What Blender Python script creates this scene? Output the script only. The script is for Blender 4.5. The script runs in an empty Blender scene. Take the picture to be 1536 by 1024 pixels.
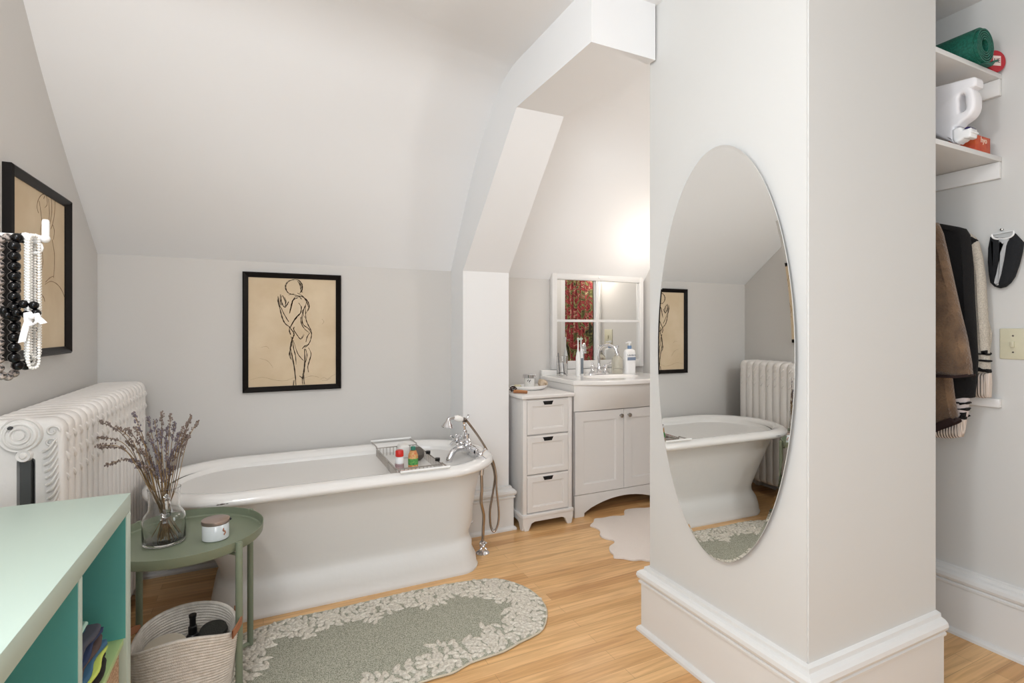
import bpy, bmesh, math, random
from mathutils import Vector, Matrix
C = bpy.context.scene.collection
R = math.radians
PI = math.pi
random.seed(7)
sc = bpy.context.scene
# ---------------------------------------------------------------- camera, world, lights
TH = math.atan(373/780); CT, ST = math.cos(TH), math.sin(TH); FPX = 780.0; V0 = 492.0; H0 = 1.2
cam_d = bpy.data.cameras.new('camera'); cam = bpy.data.objects.new('camera', cam_d); C.objects.link(cam)
cam.location = (0, 0, H0); cam.rotation_euler = (R(90), 0, -TH)
cam_d.sensor_width = 36; cam_d.lens = FPX/1536*36; cam_d.shift_y = -20/1536; cam_d.clip_start = .02
sc.camera = cam
w = bpy.data.worlds.new('sky'); sc.world = w; w.use_nodes = True
w.node_tree.nodes['Background'].inputs[0].default_value = (.86, .93, 1, 1)
w.node_tree.nodes['Background'].inputs[1].default_value = 1.0
sc.view_settings.view_transform = 'Standard'; sc.view_settings.look = 'None'
sc.view_settings.gamma = 1; sc.view_settings.use_curve_mapping = False
sc.view_settings.exposure = 0.41
def area(name, loc, target, sx, sy, power, col):
    l = bpy.data.lights.new(name, 'AREA'); l.shape = 'RECTANGLE'; l.size = sx; l.size_y = sy
    l.energy = power; l.color = col
    o = bpy.data.objects.new(name, l); C.objects.link(o); o.location = loc
    o.rotation_euler = (Vector(target)-Vector(loc)).to_track_quat('-Z', 'Y').to_euler()
    return o
area('daylight_left_window', (-.66, -.35, 1.45), (2.6, .9, 1.40), 1.9, 1.25, 27, (.87, .94, 1))
area('daylight_rear_window', (.8, -4.35, 1.5), (.6, 2, 1.5), 2.8, 1.5, 15, (.87, .94, 1))
def point(name, loc, power, col, r=.05):
    l = bpy.data.lights.new(name, 'POINT'); l.energy = power; l.color = col; l.shadow_soft_size = r
    o = bpy.data.objects.new(name, l); C.objects.link(o); o.location = loc; return o
point('added_ceiling_fill', (-.3, .50, 2.10), 23, (.94, .97, 1), .12)  # added fill light, out of view, to even out walls and slope
point('added_nook_fill', (2.1, 1.78, 1.72), 7, (1, .97, .94), .08)  # added fill light hidden by the pillar, brightens vanity and cabinet
point('vanity_sconce_light', (2.50, 2.70, 1.70), 3.2, (1, .92, .84), .08)

# pixel of the photograph -> point of the place, on a chosen plane
def ray(u, v):
    a = (u-768)/FPX; b = -(v-V0)/FPX
    return (CT*a+ST, -ST*a+CT, b)
def at_z(u, v, z): r = ray(u, v); t = (z-H0)/r[2]; return (r[0]*t, r[1]*t, z)
def at_x(u, v, x): r = ray(u, v); t = x/r[0]; return (x, r[1]*t, H0+r[2]*t)
def at_y(u, v, y): r = ray(u, v); t = y/r[1]; return (r[0]*t, y, H0+r[2]*t)

# ---------------------------------------------------------------- materials
def lin(c):
    return tuple((x/255/12.92 if x/255 <= .04045 else ((x/255+.055)/1.055)**2.4) for x in c)
MATS = {}
def mat(name, rgb, rough=.5, metal=0, bump=None, var=None, trans=0, ior=1.45, emit=0, coat=0, sheen=0, spec=None):
    """plain procedural material: base colour with optional noise variation and bump"""
    if name in MATS: return MATS[name]
    m = bpy.data.materials.new(name); m.use_nodes = True; nt = m.node_tree; N = nt.nodes; L = nt.links
    b = N['Principled BSDF']; c = (*lin(rgb), 1)
    b.inputs['Base Color'].default_value = c; b.inputs['Roughness'].default_value = rough
    b.inputs['Metallic'].default_value = metal; b.inputs['IOR'].default_value = ior
    b.inputs['Transmission Weight'].default_value = trans; b.inputs['Coat Weight'].default_value = coat
    b.inputs['Coat Roughness'].default_value = .05
    b.inputs['Sheen Weight'].default_value = sheen
    if emit: b.inputs['Emission Color'].default_value = c; b.inputs['Emission Strength'].default_value = emit
    tc = None
    if bump or var:
        tc = N.new('ShaderNodeTexCoord')
    if var:
        n = N.new('ShaderNodeTexNoise'); n.inputs['Scale'].default_value = var[0]; n.inputs['Detail'].default_value = 4
        L.new(tc.outputs['Object'], n.inputs['Vector'])
        r = N.new('ShaderNodeValToRGB'); r.color_ramp.elements[0].position = .35; r.color_ramp.elements[1].position = .65
        r.color_ramp.elements[0].color = c; r.color_ramp.elements[1].color = (*lin(var[1]), 1)
        L.new(n.outputs['Fac'], r.inputs['Fac']); L.new(r.outputs['Color'], b.inputs['Base Color'])
    if bump:
        n = N.new('ShaderNodeTexNoise'); n.inputs['Scale'].default_value = bump[0]; n.inputs['Detail'].default_value = 3
        L.new(tc.outputs['Object'], n.inputs['Vector'])
        bp = N.new('ShaderNodeBump'); bp.inputs['Strength'].default_value = bump[1]; bp.inputs['Distance'].default_value = bump[2]
        L.new(n.outputs['Fac'], bp.inputs['Height']); L.new(bp.outputs['Normal'], b.inputs['Normal'])
    if spec is not None: b.inputs['Specular IOR Level'].default_value = spec
    MATS[name] = m
    return m
WALL = mat('greige_wall_paint', (211, 208, 204), .62, bump=(6, .12, .01))
CEIL = mat('white_ceiling_paint', (236, 236, 236), .7, bump=(5, .15, .012))
PILLAR = mat('pale_wall_paint', (213, 212, 209), .55, bump=(8, .12, .008))
TRIM = mat('white_trim_gloss', (226, 225, 223), .32, bump=(9, .1, .006))
ENAMEL = mat('white_enamel', (236, 234, 231), .12, coat=.5, bump=(7, .06, .004))
APRON = mat('painted_cast_iron', (228, 226, 223), .35, bump=(14, .2, .006))
RADW = mat('white_radiator_paint', (234, 230, 226), .34, bump=(45, .35, .004))
CHROME = mat('chrome', (225, 225, 228), .08, 1)
STEEL = mat('brushed_steel', (190, 185, 180), .25, 1)
PIPE = mat('nickel_pipe', (176, 166, 156), .22, 1)
CABW = mat('white_cabinet_paint', (232, 229, 226), .4)
CERAM = mat('white_ceramic', (240, 238, 235), .12, coat=.4)
BLACK = mat('cutout_shade_black', (14, 12, 12), .7)  # shade inside the drawer pull cutouts, put into the colour
FRAMEB = mat('black_brown_frame_wood', (15, 10, 8), .38, spec=.25)
PAPER = mat('aged_tan_paper', (208, 186, 154), .75, var=(5, (220, 201, 172)))
CHAR = mat('charcoal_line', (62, 48, 38), .9)
CHARL = mat('faint_pencil_line', (150, 124, 96), .9)
MINT = mat('mint_lacquer', (188, 205, 194), .38)
TEAL_BOUNCE = mat('teal_bounce_tint', (98, 180, 178), .4)  # light bouncing inside the mint unit, put into the colour
LIMESH = mat('lime_green_shelf', (178, 205, 140), .4)
SAGE = mat('sage_green_metal', (124, 133, 112), .42, bump=(300, .1, .001))
GLASS = mat('clear_glass', (250, 250, 250), .02, trans=1, ior=1.45)
MIRROR = mat('mirror_silver', (240, 240, 238), .0, 1)
LEATHER = mat('tan_leather', (158, 104, 72), .6, bump=(60, .3, .002))
BLK = mat('black_plastic', (16, 16, 18), .3)
WHT = mat('white_plastic', (240, 240, 240), .3)
PEARL = mat('pearl_white', (240, 238, 234), .2, coat=.4)
GREENMAT = mat('dark_green_foam', (12, 82, 66), .55, bump=(260, .8, .003), var=(160, (24, 106, 88)))
RED = mat('red_lacquer', (178, 30, 44), .35)
WOODH = mat('warm_wood', (190, 130, 80), .5)

def wood_floor():
    m = bpy.data.materials.new('honey_oak_strip_floor'); m.use_nodes = True; nt = m.node_tree; N = nt.nodes; L = nt.links
    b = N['Principled BSDF']; tc = N.new('ShaderNodeTexCoord')
    br = N.new('ShaderNodeTexBrick'); br.offset = .37; br.offset_frequency = 2
    br.inputs['Scale'].default_value = 1; br.inputs['Brick Width'].default_value = 1.15; br.inputs['Row Height'].default_value = .057
    br.inputs['Mortar Size'].default_value = .0007; br.inputs['Mortar Smooth'].default_value = .3; br.inputs['Bias'].default_value = 0
    br.inputs['Color1'].default_value = (0, 0, 0, 1); br.inputs['Color2'].default_value = (1, 1, 1, 1); br.inputs['Mortar'].default_value = (.5, .5, .5, 1)
    L.new(tc.outputs['Object'], br.inputs['Vector'])
    ramp = N.new('ShaderNodeValToRGB'); e = ramp.color_ramp.elements
    e[0].color = (*lin((206, 154, 100)), 1); e[1].color = (*lin((238, 196, 142)), 1)
    x = e.new(.35); x.color = (*lin((226, 180, 124)), 1)
    L.new(br.outputs['Color'], ramp.inputs['Fac'])
    mp = N.new('ShaderNodeMapping'); mp.inputs['Scale'].default_value = (1.6, 26, 1); L.new(tc.outputs['Object'], mp.inputs['Vector'])
    n = N.new('ShaderNodeTexNoise'); n.inputs['Scale'].default_value = 1.6; n.inputs['Detail'].default_value = 7; n.inputs['Distortion'].default_value = 1.2
    L.new(mp.outputs['Vector'], n.inputs['Vector'])
    r2 = N.new('ShaderNodeValToRGB'); r2.color_ramp.elements[0].position = .33; r2.color_ramp.elements[0].color = (.74, .66, .58, 1)
    r2.color_ramp.elements[1].position = .62; r2.color_ramp.elements[1].color = (1.04, 1.03, 1.0, 1); L.new(n.outputs['Fac'], r2.inputs['Fac'])
    mx = N.new('ShaderNodeMix'); mx.data_type = 'RGBA'; mx.blend_type = 'MULTIPLY'; mx.inputs[0].default_value = .85
    L.new(ramp.outputs['Color'], mx.inputs[6]); L.new(r2.outputs['Color'], mx.inputs[7])
    mm = N.new('ShaderNodeMix'); mm.data_type = 'RGBA'; mm.inputs[7].default_value = (*lin((120, 78, 44)), 1)
    fm = N.new('ShaderNodeMath'); fm.operation = 'MULTIPLY'; fm.inputs[1].default_value = .6
    L.new(br.outputs['Fac'], fm.inputs[0]); L.new(fm.outputs[0], mm.inputs[0]); L.new(mx.outputs[2], mm.inputs[6])
    L.new(mm.outputs[2], b.inputs['Base Color'])
    b.inputs['Roughness'].default_value = .28
    bp = N.new('ShaderNodeBump'); bp.inputs['Strength'].default_value = .12; bp.inputs['Distance'].default_value = .002
    L.new(n.outputs['Fac'], bp.inputs['Height']); L.new(bp.outputs['Normal'], b.inputs['Normal'])
    return m
FLOOR = wood_floor()

def floral():
    m = bpy.data.materials.new('floral_curtain_fabric'); m.use_nodes = True; nt = m.node_tree; N = nt.nodes; L = nt.links
    b = N['Principled BSDF']; tc = N.new('ShaderNodeTexCoord')
    v = N.new('ShaderNodeTexNoise'); v.inputs['Scale'].default_value = 10; v.inputs['Detail'].default_value = 5; v.inputs['Distortion'].default_value = 1.5
    L.new(tc.outputs['Object'], v.inputs['Vector'])
    r = N.new('ShaderNodeValToRGB'); r.color_ramp.interpolation = 'CONSTANT'; e = r.color_ramp.elements
    e[0].color = (*lin((46, 42, 26)), 1); e[0].position = 0; e[1].position = .36; e[1].color = (*lin((92, 92, 50)), 1)
    for p, c in ((.42, (150, 146, 96)), (.455, (120, 34, 38)), (.50, (172, 70, 72)), (.545, (96, 32, 30)), (.575, (204, 150, 130)), (.61, (84, 84, 46)), (.65, (206, 192, 150))):
        q = e.new(p); q.color = (*lin(c), 1)
    L.new(v.outputs['Fac'], r.inputs['Fac']); L.new(r.outputs['Color'], b.inputs['Base Color']); b.inputs['Roughness'].default_value = .85
    return m

# ---------------------------------------------------------------- mesh helpers
def smooth(me, ang=35):
    for p in me.polygons: p.use_smooth = True
    me.set_sharp_from_angle(angle=R(ang))
def obj(name, bm, m, parent=None, sm=True, ang=35):
    """links ONE mesh, modelled in world coordinates, under its thing (an Empty at the thing's base) or under a part"""
    me = bpy.data.meshes.new(name)
    bmesh.ops.recalc_face_normals(bm, faces=bm.faces)
    bm.to_mesh(me); bm.free()
    for x in (m if isinstance(m, (list, tuple)) else [m]): me.materials.append(x)
    if sm: smooth(me, ang)
    o = bpy.data.objects.new(name, me); C.objects.link(o)
    if parent is not None:
        root = parent
        while root.parent: root = root.parent
        o.parent = parent
        me.transform(Matrix.LocRotScale(root.location, root.rotation_euler, None).inverted())
    return o
def thing(name, label, cat, loc=(0, 0, 0), group=None, rz=0):
    o = bpy.data.objects.new(name, None); C.objects.link(o); o.location = loc; o.rotation_euler = (0, 0, rz); o.empty_display_size = .05
    o['label'] = label; o['category'] = cat
    if group: o['group'] = group
    return o
def tag(o, label, cat, group=None, kind=None):
    o['label'] = label; o['category'] = cat
    if group: o['group'] = group
    if kind: o['kind'] = kind
    if o.type == 'MESH' and not o.children and o.location.length == 0:   # origin to the thing's base
        vs = [v.co for v in o.data.vertices]
        c = Vector(((min(v.x for v in vs)+max(v.x for v in vs))/2, (min(v.y for v in vs)+max(v.y for v in vs))/2, min(v.z for v in vs)))
        o.data.transform(Matrix.Translation(-c)); o.location = c
    return o
def struct(name, bm, m, parent=None, sm=True, ang=35):
    o = obj(name, bm, m, parent, sm, ang)
    if not parent: o['kind'] = 'structure'
    return o
def bm_new(): return bmesh.new()
def box(bm, x0, x1, y0, y1, z0, z1, bev=0, seg=2):
    r = bmesh.ops.create_cube(bm, size=1)
    vs = r['verts']
    for v in vs:
        v.co = Vector(((x0+x1)/2+v.co.x*(x1-x0), (y0+y1)/2+v.co.y*(y1-y0), (z0+z1)/2+v.co.z*(z1-z0)))
    if bev:
        es = list({e for v in vs for e in v.link_edges})
        bmesh.ops.bevel(bm, geom=es, offset=bev, segments=seg, profile=.5, affect='EDGES')
    return bm
def B(x0, x1, y0, y1, z0, z1, bev=0, seg=2): return box(bm_new(), x0, x1, y0, y1, z0, z1, bev, seg)
def quad(bm, pts):
    return bm.faces.new([bm.verts.new(p) for p in pts])
def lathe(bm, prof, c=(0, 0, 0), seg=32, M=None):
    """prof: (r, z) list; revolved round z then moved by M / c"""
    rings = []
    for r, z in prof:
        ring = []
        if r < 1e-6: ring = [bm.verts.new((0, 0, z))]
        else:
            for k in range(seg):
                a = 2*PI*k/seg; ring.append(bm.verts.new((r*math.cos(a), r*math.sin(a), z)))
        rings.append(ring)
    for a, b in zip(rings, rings[1:]):
        if len(a) == 1 and len(b) == 1: continue
        for k in range(seg):
            k2 = (k+1) % seg
            if len(a) == 1: bm.faces.new((a[0], b[k], b[k2]))
            elif len(b) == 1: bm.faces.new((a[k], b[0], a[k2]))
            else: bm.faces.new((a[k], b[k], b[k2], a[k2]))
    T = Matrix.Translation(c) @ (M.to_4x4() if M is not None else Matrix.Identity(4))
    for ring in rings:
        for v in ring: v.co = T @ v.co
    return bm
def dirM(d):
    """rotation taking z to direction d"""
    return Vector(d).to_track_quat('Z', 'Y').to_matrix()
def catmull(P, n=6, closed=False):
    P = [Vector(p) for p in P]; out = []; N = len(P)
    rng = range(N if closed else N-1)
    for i in rng:
        if closed: p0, p1, p2, p3 = P[i-1], P[i], P[(i+1) % N], P[(i+2) % N]
        else: p0, p1, p2, p3 = P[max(i-1, 0)], P[i], P[i+1], P[min(i+2, N-1)]
        for k in range(n):
            t = k/n
            out.append(.5*((2*p1)+(-p0+p2)*t+(2*p0-5*p1+4*p2-p3)*t*t+(-p0+3*p1-3*p2+p3)*t**3))
    if not closed: out.append(P[-1])
    return out
def tube(bm, pts, rad, seg=8, closed=False, sub=0):
    if sub: 
        rr = rad
        pts = catmull(pts, sub, closed)
    pts = [Vector(p) for p in pts]; N = len(pts); rings = []
    up = None
    for i, p in enumerate(pts):
        if closed: d = (pts[(i+1) % N]-pts[i-1])
        else: d = pts[min(i+1, N-1)]-pts[max(i-1, 0)]
        d.normalize()
        if up is None:
            up = Vector((0, 0, 1)) if abs(d.z) < .9 else Vector((1, 0, 0))
        s = d.cross(up)
        if s.length < 1e-4: s = d.orthogonal()
        s.normalize(); up = s.cross(d).normalized()
        r = rad(i/(N-1)) if callable(rad) else rad
        rings.append([bm.verts.new(p+(s*math.cos(2*PI*k/seg)+up*math.sin(2*PI*k/seg))*r) for k in range(seg)])
    for i in range(N if closed else N-1):
        a, b = rings[i], rings[(i+1) % N]
        for k in range(seg):
            bm.faces.new((a[k], a[(k+1) % seg], b[(k+1) % seg], b[k]))
    if not closed:
        bm.faces.new(rings[0]); bm.faces.new(rings[-1][::-1])
    return bm
def ball(bm, c, r, sx=1, sy=1, sz=1, sub=2):
    q = bmesh.ops.create_icosphere(bm, subdivisions=sub, radius=r)
    for v in q['verts']: v.co = Vector((v.co.x*sx+c[0], v.co.y*sy+c[1], v.co.z*sz+c[2]))
    return bm
def loft(bm, rings, cap0=True, cap1=True):
    vr = [[bm.verts.new(p) for p in r] for r in rings]
    n = len(vr[0])
    for a, b in zip(vr, vr[1:]):
        for k in range(n): bm.faces.new((a[k], a[(k+1) % n], b[(k+1) % n], b[k]))
    if cap0: bm.faces.new(vr[0][::-1])
    if cap1: bm.faces.new(vr[-1])
    return bm
def rrect(x0, x1, y0, y1, z, rl, rr=None, n=10):
    """rounded rectangle plan outline; rl radius of the left end, rr of the right end"""
    rr = rl if rr is None else rr; out = []
    h = (y1-y0)/2
    rl = min(rl, h*.999); rr = min(rr, h*.999)
    for (cx, cy, r, a0) in ((x1-rr, y1-rr, rr, 0), (x0+rl, y1-rl, rl, 90), (x0+rl, y0+rl, rl, 180), (x1-rr, y0+rr, rr, 270)):
        for k in range(n):
            a = R(a0+90*k/(n-1)); out.append((cx+r*math.cos(a), cy+r*math.sin(a), z))
    return out
def prism(bm, poly, ax, t0, t1):
    """poly of 2-tuples in the plane across axis ax ('x': (y,z), 'y': (x,z), 'z': (x,y))"""
    f = {'x': lambda p, t: (t, p[0], p[1]), 'y': lambda p, t: (p[0], t, p[1]), 'z': lambda p, t: (p[0], p[1], t)}[ax]
    a = [bm.verts.new(f(p, t0)) for p in poly]; b = [bm.verts.new(f(p, t1)) for p in poly]
    n = len(poly)
    bm.faces.new(a); bm.faces.new(b[::-1])
    for k in range(n): bm.faces.new((a[k], a[(k+1) % n], b[(k+1) % n], b[k]))
    return bm
def sweep(bm, prof, path, side=1, closed=False):
    """prof: (out, z); path: 2D points; out is to the side of travel (1 = right)"""
    n = len(path); rings = []
    for i, p in enumerate(path):
        p = Vector(p)
        def nrm(a, b):
            d = (Vector(b)-Vector(a)).normalized(); return Vector((d.y, -d.x))*side
        n1 = nrm(path[i-1], path[i]) if i > 0 else None
        n2 = nrm(path[i], path[i+1]) if i < n-1 else None
        if n1 is None: m = n2
        elif n2 is None: m = n1
        else: m = (n1+n2); m = m/(m.length_squared)*2
        rings.append([(p.x+m.x*o, p.y+m.y*o, z) for o, z in prof])
    vr = [[bm.verts.new(q) for q in r] for r in rings]
    for a, b in zip(vr, vr[1:]):
        for k in range(len(prof)-1): bm.faces.new((a[k], a[k+1], b[k+1], b[k]))
    bm.faces.new(vr[0]); bm.faces.new(vr[-1][::-1])
    return bm
def filled(name, loops, depth, bev, T, m, parent=None, res=2):
    """closed 2D outlines (first outer, others holes) filled, thickened and rounded, put in place by matrix T"""
    cu = bpy.data.curves.new(name, 'CURVE'); cu.dimensions = '2D'; cu.fill_mode = 'BOTH'
    cu.extrude = max(depth/2-bev, 0); cu.bevel_depth = bev; cu.bevel_resolution = res; cu.offset = -bev
    for lp in loops:
        s = cu.splines.new('POLY'); s.points.add(len(lp)-1)
        for i, p in enumerate(lp): s.points[i].co = (p[0], p[1], 0, 1)
        s.use_cyclic_u = True
    return curve_mesh(name, cu, T, m, parent)
def curve_mesh(name, cu, T, m, parent=None):
    tmp = bpy.data.objects.new(name, cu); C.objects.link(tmp)
    bpy.context.view_layer.update()
    me = bpy.data.meshes.new_from_object(tmp.evaluated_get(bpy.context.evaluated_depsgraph_get()))
    bpy.data.objects.remove(tmp); bpy.data.curves.remove(cu)
    bm = bm_new(); bm.from_mesh(me); bpy.data.meshes.remove(me)
    bmesh.ops.remove_doubles(bm, verts=bm.verts, dist=1e-5)
    for f in bm.faces: f.material_index = 0
    bm.transform(T)
    return obj(name, bm, m, parent, ang=40)
def text(name, body, size, T, m, parent, depth=.0006, align='CENTER'):
    cu = bpy.data.curves.new(name, 'FONT'); cu.body = body; cu.size = size; cu.extrude = depth; cu.align_x = align; cu.align_y = 'CENTER'
    return curve_mesh(name, cu, T, m, parent)
def frameT(o, x, y):
    """matrix with given origin, x axis, y axis"""
    x = Vector(x).normalized(); y = Vector(y).normalized(); z = x.cross(y)
    M = Matrix((x, y, z)).transposed().to_4x4(); M.translation = Vector(o); return M
def copy_tree(o, parent=None):
    c = o.copy(); C.objects.link(c)
    if parent: c.parent = parent
    for ch in list(o.children): copy_tree(ch, c)
    return c

# ---------------------------------------------------------------- the room
XL, XR, XN = -.70, 2.476, 2.67       # left wall, right wall by the closet, right wall of the vanity nook
YB, YN, YR = 3.03, 3.22, -4.5        # tub wall, nook wall, rear wall
ZC = 2.45
struct('floor', B(-.8, 2.8, -4.6, 3.4, -.08, 0), FLOOR, sm=False)
# flat ceiling and the attic slopes (tub side warps gently from left to right, as the plaster does)
bm = B(-.8, 2.8, -4.6, 2.1, ZC, ZC+.08)
def profile(P, n=5): return catmull([(0, y, z) for y, z in P], n)
pl = profile([(YB+.03, 1.525), (YB, 1.548), (2.62, 1.862), (2.36, 2.085), (2.20, 2.25), (2.08, 2.37), (1.95, 2.435), (1.78, 2.451), (1.6, 2.452)])
pr = profile([(YB+.03, 1.525), (YB, 1.548), (2.90, 1.79), (2.70, 2.11), (2.53, 2.30), (2.42, 2.39), (2.30, 2.435), (2.15, 2.451), (1.6, 2.452)])
nx = 12; grid = []
for i in range(nx+1):
    t = i/nx; x = XL-.02+(1.15-XL+.02)*t; tt = t**1.0
    grid.append([bm.verts.new((x, a.y*(1-tt)+b.y*tt, a.z*(1-tt)+b.z*tt)) for a, b in zip(pl, pr)])
for a, b in zip(grid, grid[1:]):
    for k in range(len(a)-1): bm.faces.new((a[k], a[k+1], b[k+1], b[k]))
pn = profile([(YN+.03, 1.52), (YN, 1.547), (3.06, 1.76), (2.86, 2.07), (2.68, 2.28), (2.56, 2.39), (2.44, 2.435), (2.28, 2.451), (1.6, 2.452)])
g2 = [[bm.verts.new((x, p.y, p.z)) for p in pn] for x in (1.2, 1.7, 2.2, XN+.02)]
for a, b in zip(g2, g2[1:]):
    for k in range(len(a)-1): bm.faces.new((a[k], a[k+1], b[k+1], b[k]))
box(bm, -.8, 2.8, 2.1, 3.45, 2.47, 2.55)
struct('ceiling', bm, CEIL, ang=30)
# left wall with window opening
def wall_with_hole(bm, ax, t0, t1, a0, a1, z0, z1, h):
    ha0, ha1, hz0, hz1 = h
    for (p, q, r, s) in ((a0, ha0, z0, z1), (ha1, a1, z0, z1), (ha0, ha1, z0, hz0), (ha0, ha1, hz1, z1)):
        if ax == 'x': box(bm, t0, t1, p, q, r, s)
        else: box(bm, p, q, t0, t1, r, s)
    return bm
struct('wall_left', wall_with_hole(bm_new(), 'x', XL-.1, XL, -4.6, 3.2, 0, 2.5, (-1.3, .6, .8, 2.1)), WALL, sm=False)
struct('wall_rear', wall_with_hole(bm_new(), 'y', YR-.1, YR, -.8, 2.7, 0, 2.5, (-.6, 2.2, .75, 2.25)), WALL, sm=False)
struct('wall_back', B(-.8, 1.2, YB, YB+.1, 0, 1.62), WALL, sm=False)
struct('wall_nook', B(1.2, 2.8, YN, YN+.1, 0, 1.62), WALL, sm=False)
struct('wall_right', B(XR, XR+.19, -4.6, 1.62, 0, 2.5), PILLAR, sm=False)
struct('wall_nook_right', B(XN, XN+.1, 1.5, 3.4, 0, 2.5), WALL, sm=False)
# boxed pillar = two walls of the closet, closet back
PX0, PX1, PY0, PY1 = 1.376, 2.029, .956, 1.62
bm = bm_new()
prism(bm, [(PX0, PY0), (PX1, PY0), (PX1, PY0+.1), (PX0+.1, PY0+.1), (PX0+.1, PY1-.07), (XN+.02, PY1-.07), (XN+.02, PY1), (PX0, PY1)], 'z', 0, 2.47)
bmesh.ops.bevel(bm, geom=[e for e in bm.edges if abs(e.verts[0].co.z-e.verts[1].co.z) > 1], offset=.004, segments=2, affect='EDGES')
struct('wall_pillar', bm, PILLAR, ang=30)
# boxed arch: pilaster, raking part and beam
bm = bm_new()
sec = [  # inner (lower) edge, outer edge, x left, x right
    ((1.573, 2.235), (1.573, 2.47), 1.07, 1.366), ((2.187, 2.235), (2.6, 2.47), 1.07, 1.327), ((2.82, 1.53), (3.3, 1.7), 1.036, 1.327), ((2.82, 0), (3.3, 0), 1.036, 1.327)]
L_, R_ = [], []
vs = []
for (i, o, xl, xr) in sec:
    vs.append([bm.verts.new((xl, *i)), bm.verts.new((xr, *i)), bm.verts.new((xr, *o)), bm.verts.new((xl, *o))])
for a, b in zip(vs, vs[1:]):
    for k in range(4): bm.faces.new((a[k], a[(k+1) % 4], b[(k+1) % 4], b[k]))
bm.faces.new(vs[0]); bm.faces.new(vs[-1][::-1])
struct('wall_arch', bm, CEIL, sm=False)
BP = [(0, 0), (.036, 0), (.036, .010), (.031, .018), (.022, .022), (.022, .186), (.029, .190), (.030, .198), (.024, .203), (.033, .210), (.0365, .220), (.034, .232), (.026, .240), (.015, .244), (.013, .256), (.0, .260)]
def baseboard(name, path, side=1):
    o = struct(name, sweep(bm_new(), BP, path, side), TRIM, ang=25); return o
baseboard('baseboard_pillar', [(PX0+.4, 1.62), (PX0, 1.62), (PX0, PY0), (PX1-.001, PY0)], 1)
baseboard('baseboard_right', [(XR, 1.54), (XR, YR)], 1)
baseboard('baseboard_arch', [(1.036, YB), (1.036, 2.82), (1.327, 2.82), (1.327, YN)], 1)
baseboard('baseboard_back', [(XL, YB), (1.036, YB)], 1)
baseboard('baseboard_left', [(XL, YR), (XL, YB)], 1)
baseboard('baseboard_nook', [(1.327, YN), (XN, YN)], 1)
baseboard('baseboard_nook_right', [(XN, YN), (XN, 1.62)], 1)
# windows (behind the viewer; they carry the daylight)
def window(name, ax, t, a0, a1, z0, z1, s):
    bm = bm_new(); wd = .07
    for (p, q, r, u) in ((a0-wd, a0, z0-wd, z1+wd), (a1, a1+wd, z0-wd, z1+wd), (a0, a1, z1, z1+wd), (a0, a1, z0-wd, z0), ((a0+a1)/2-.02, (a0+a1)/2+.02, z0, z1), (a0, a1, (z0+z1)/2-.02, (z0+z1)/2+.02)):
        if ax == 'x': box(bm, t-.06, t+.02, p, q, r, u)
        else: box(bm, p, q, t-.06, t+.02, r, u)
    return struct(name, bm, TRIM, sm=False)
window('window_1', 'x', XL, -1.3, .6, .8, 2.1, 1)
window('window_2', 'y', YR, -.6, 2.2, .75, 2.25, 1)

# ---------------------------------------------------------------- bathtub
def tub():
    t = thing('bathtub', 'white enamelled double-ended pedestal bathtub with rolled rim along the back wall', 'bathtub', (.35, 2.62, 0))
    def ring(z, x0, x1, y0, y1, rl, rr): return rrect(x0, x1, y0, y1, z, rl, rr, 12)
    body = [ring(0, -.205, .985, 2.385, 2.86, .13, .11), ring(.012, -.207, .988, 2.383, 2.862, .13, .11), ring(.018, -.203, .983, 2.387, 2.859, .13, .11),
            ring(.06, -.198, .979, 2.389, 2.856, .13, .11), ring(.10, -.188, .960, 2.396, 2.849, .13, .11), ring(.125, -.176, .964, 2.404, 2.842, .13, .11),
            ring(.142, -.167, .957, 2.412, 2.836, .13, .11), ring(.158, -.165, .953, 2.415, 2.833, .13, .12), ring(.18, -.170, .954, 2.413, 2.835, .14, .12), ring(.22, -.188, .972, 2.404, 2.842, .15, .13),
            ring(.30, -.232, .975, 2.386, 2.858, .18, .15), ring(.38, -.284, .992, 2.367, 2.876, .22, .18), ring(.46, -.342, 1.012, 2.345, 2.898, .27, .21), ring(.512, -.385, 1.032, 2.325, 2.915, .30, .28)]
    o = obj('pedestal_body', loft(bm_new(), body), APRON, t, ang=60)
    P = [(.0, .510), (-.045, .508), (-.060, .514), (-.068, .526), (-.064, .540), (-.048, .552), (-.028, .558), (-.008, .556), (.010, .546), (.020, .530)]
    rings = [ring(z, -.385+d, 1.032-d, 2.325+d, 2.915-d, .30-d*.8, .29-d*.8) for d, z in P]
    obj('rolled_rim', loft(bm_new(), rings, False, False), ENAMEL, t, ang=60)
    ins = [(.018, .532), (.026, .50), (.04, .42), (.06, .32), (.09, .24), (.13, .195), (.2, .18)]
    rings = [ring(z, -.385+d*1.9, 1.032-d, 2.325+d, 2.915-d, max(.30-d, .05), max(.29-d*.5, .05)) for d, z in ins]
    obj('basin', loft(bm_new(), rings, False, True), ENAMEL, t, ang=60)
    # worn enamel chips on the roll
    bm = bm_new()
    for (u, v, r) in ((327, 756.5, .004), (333, 755, .006), (341, 754.5, .004), (350, 753, .005), (336, 754.5, .004)):
        c = at_y(u, v, 2.262); ball(bm, (c[0], 2.2605, .530), r, 1.6, .35, .5, 1)
    o = obj('worn_chip', bm, mat('bare_iron', (96, 88, 84), .6), t); 
    return t
tub()
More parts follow.
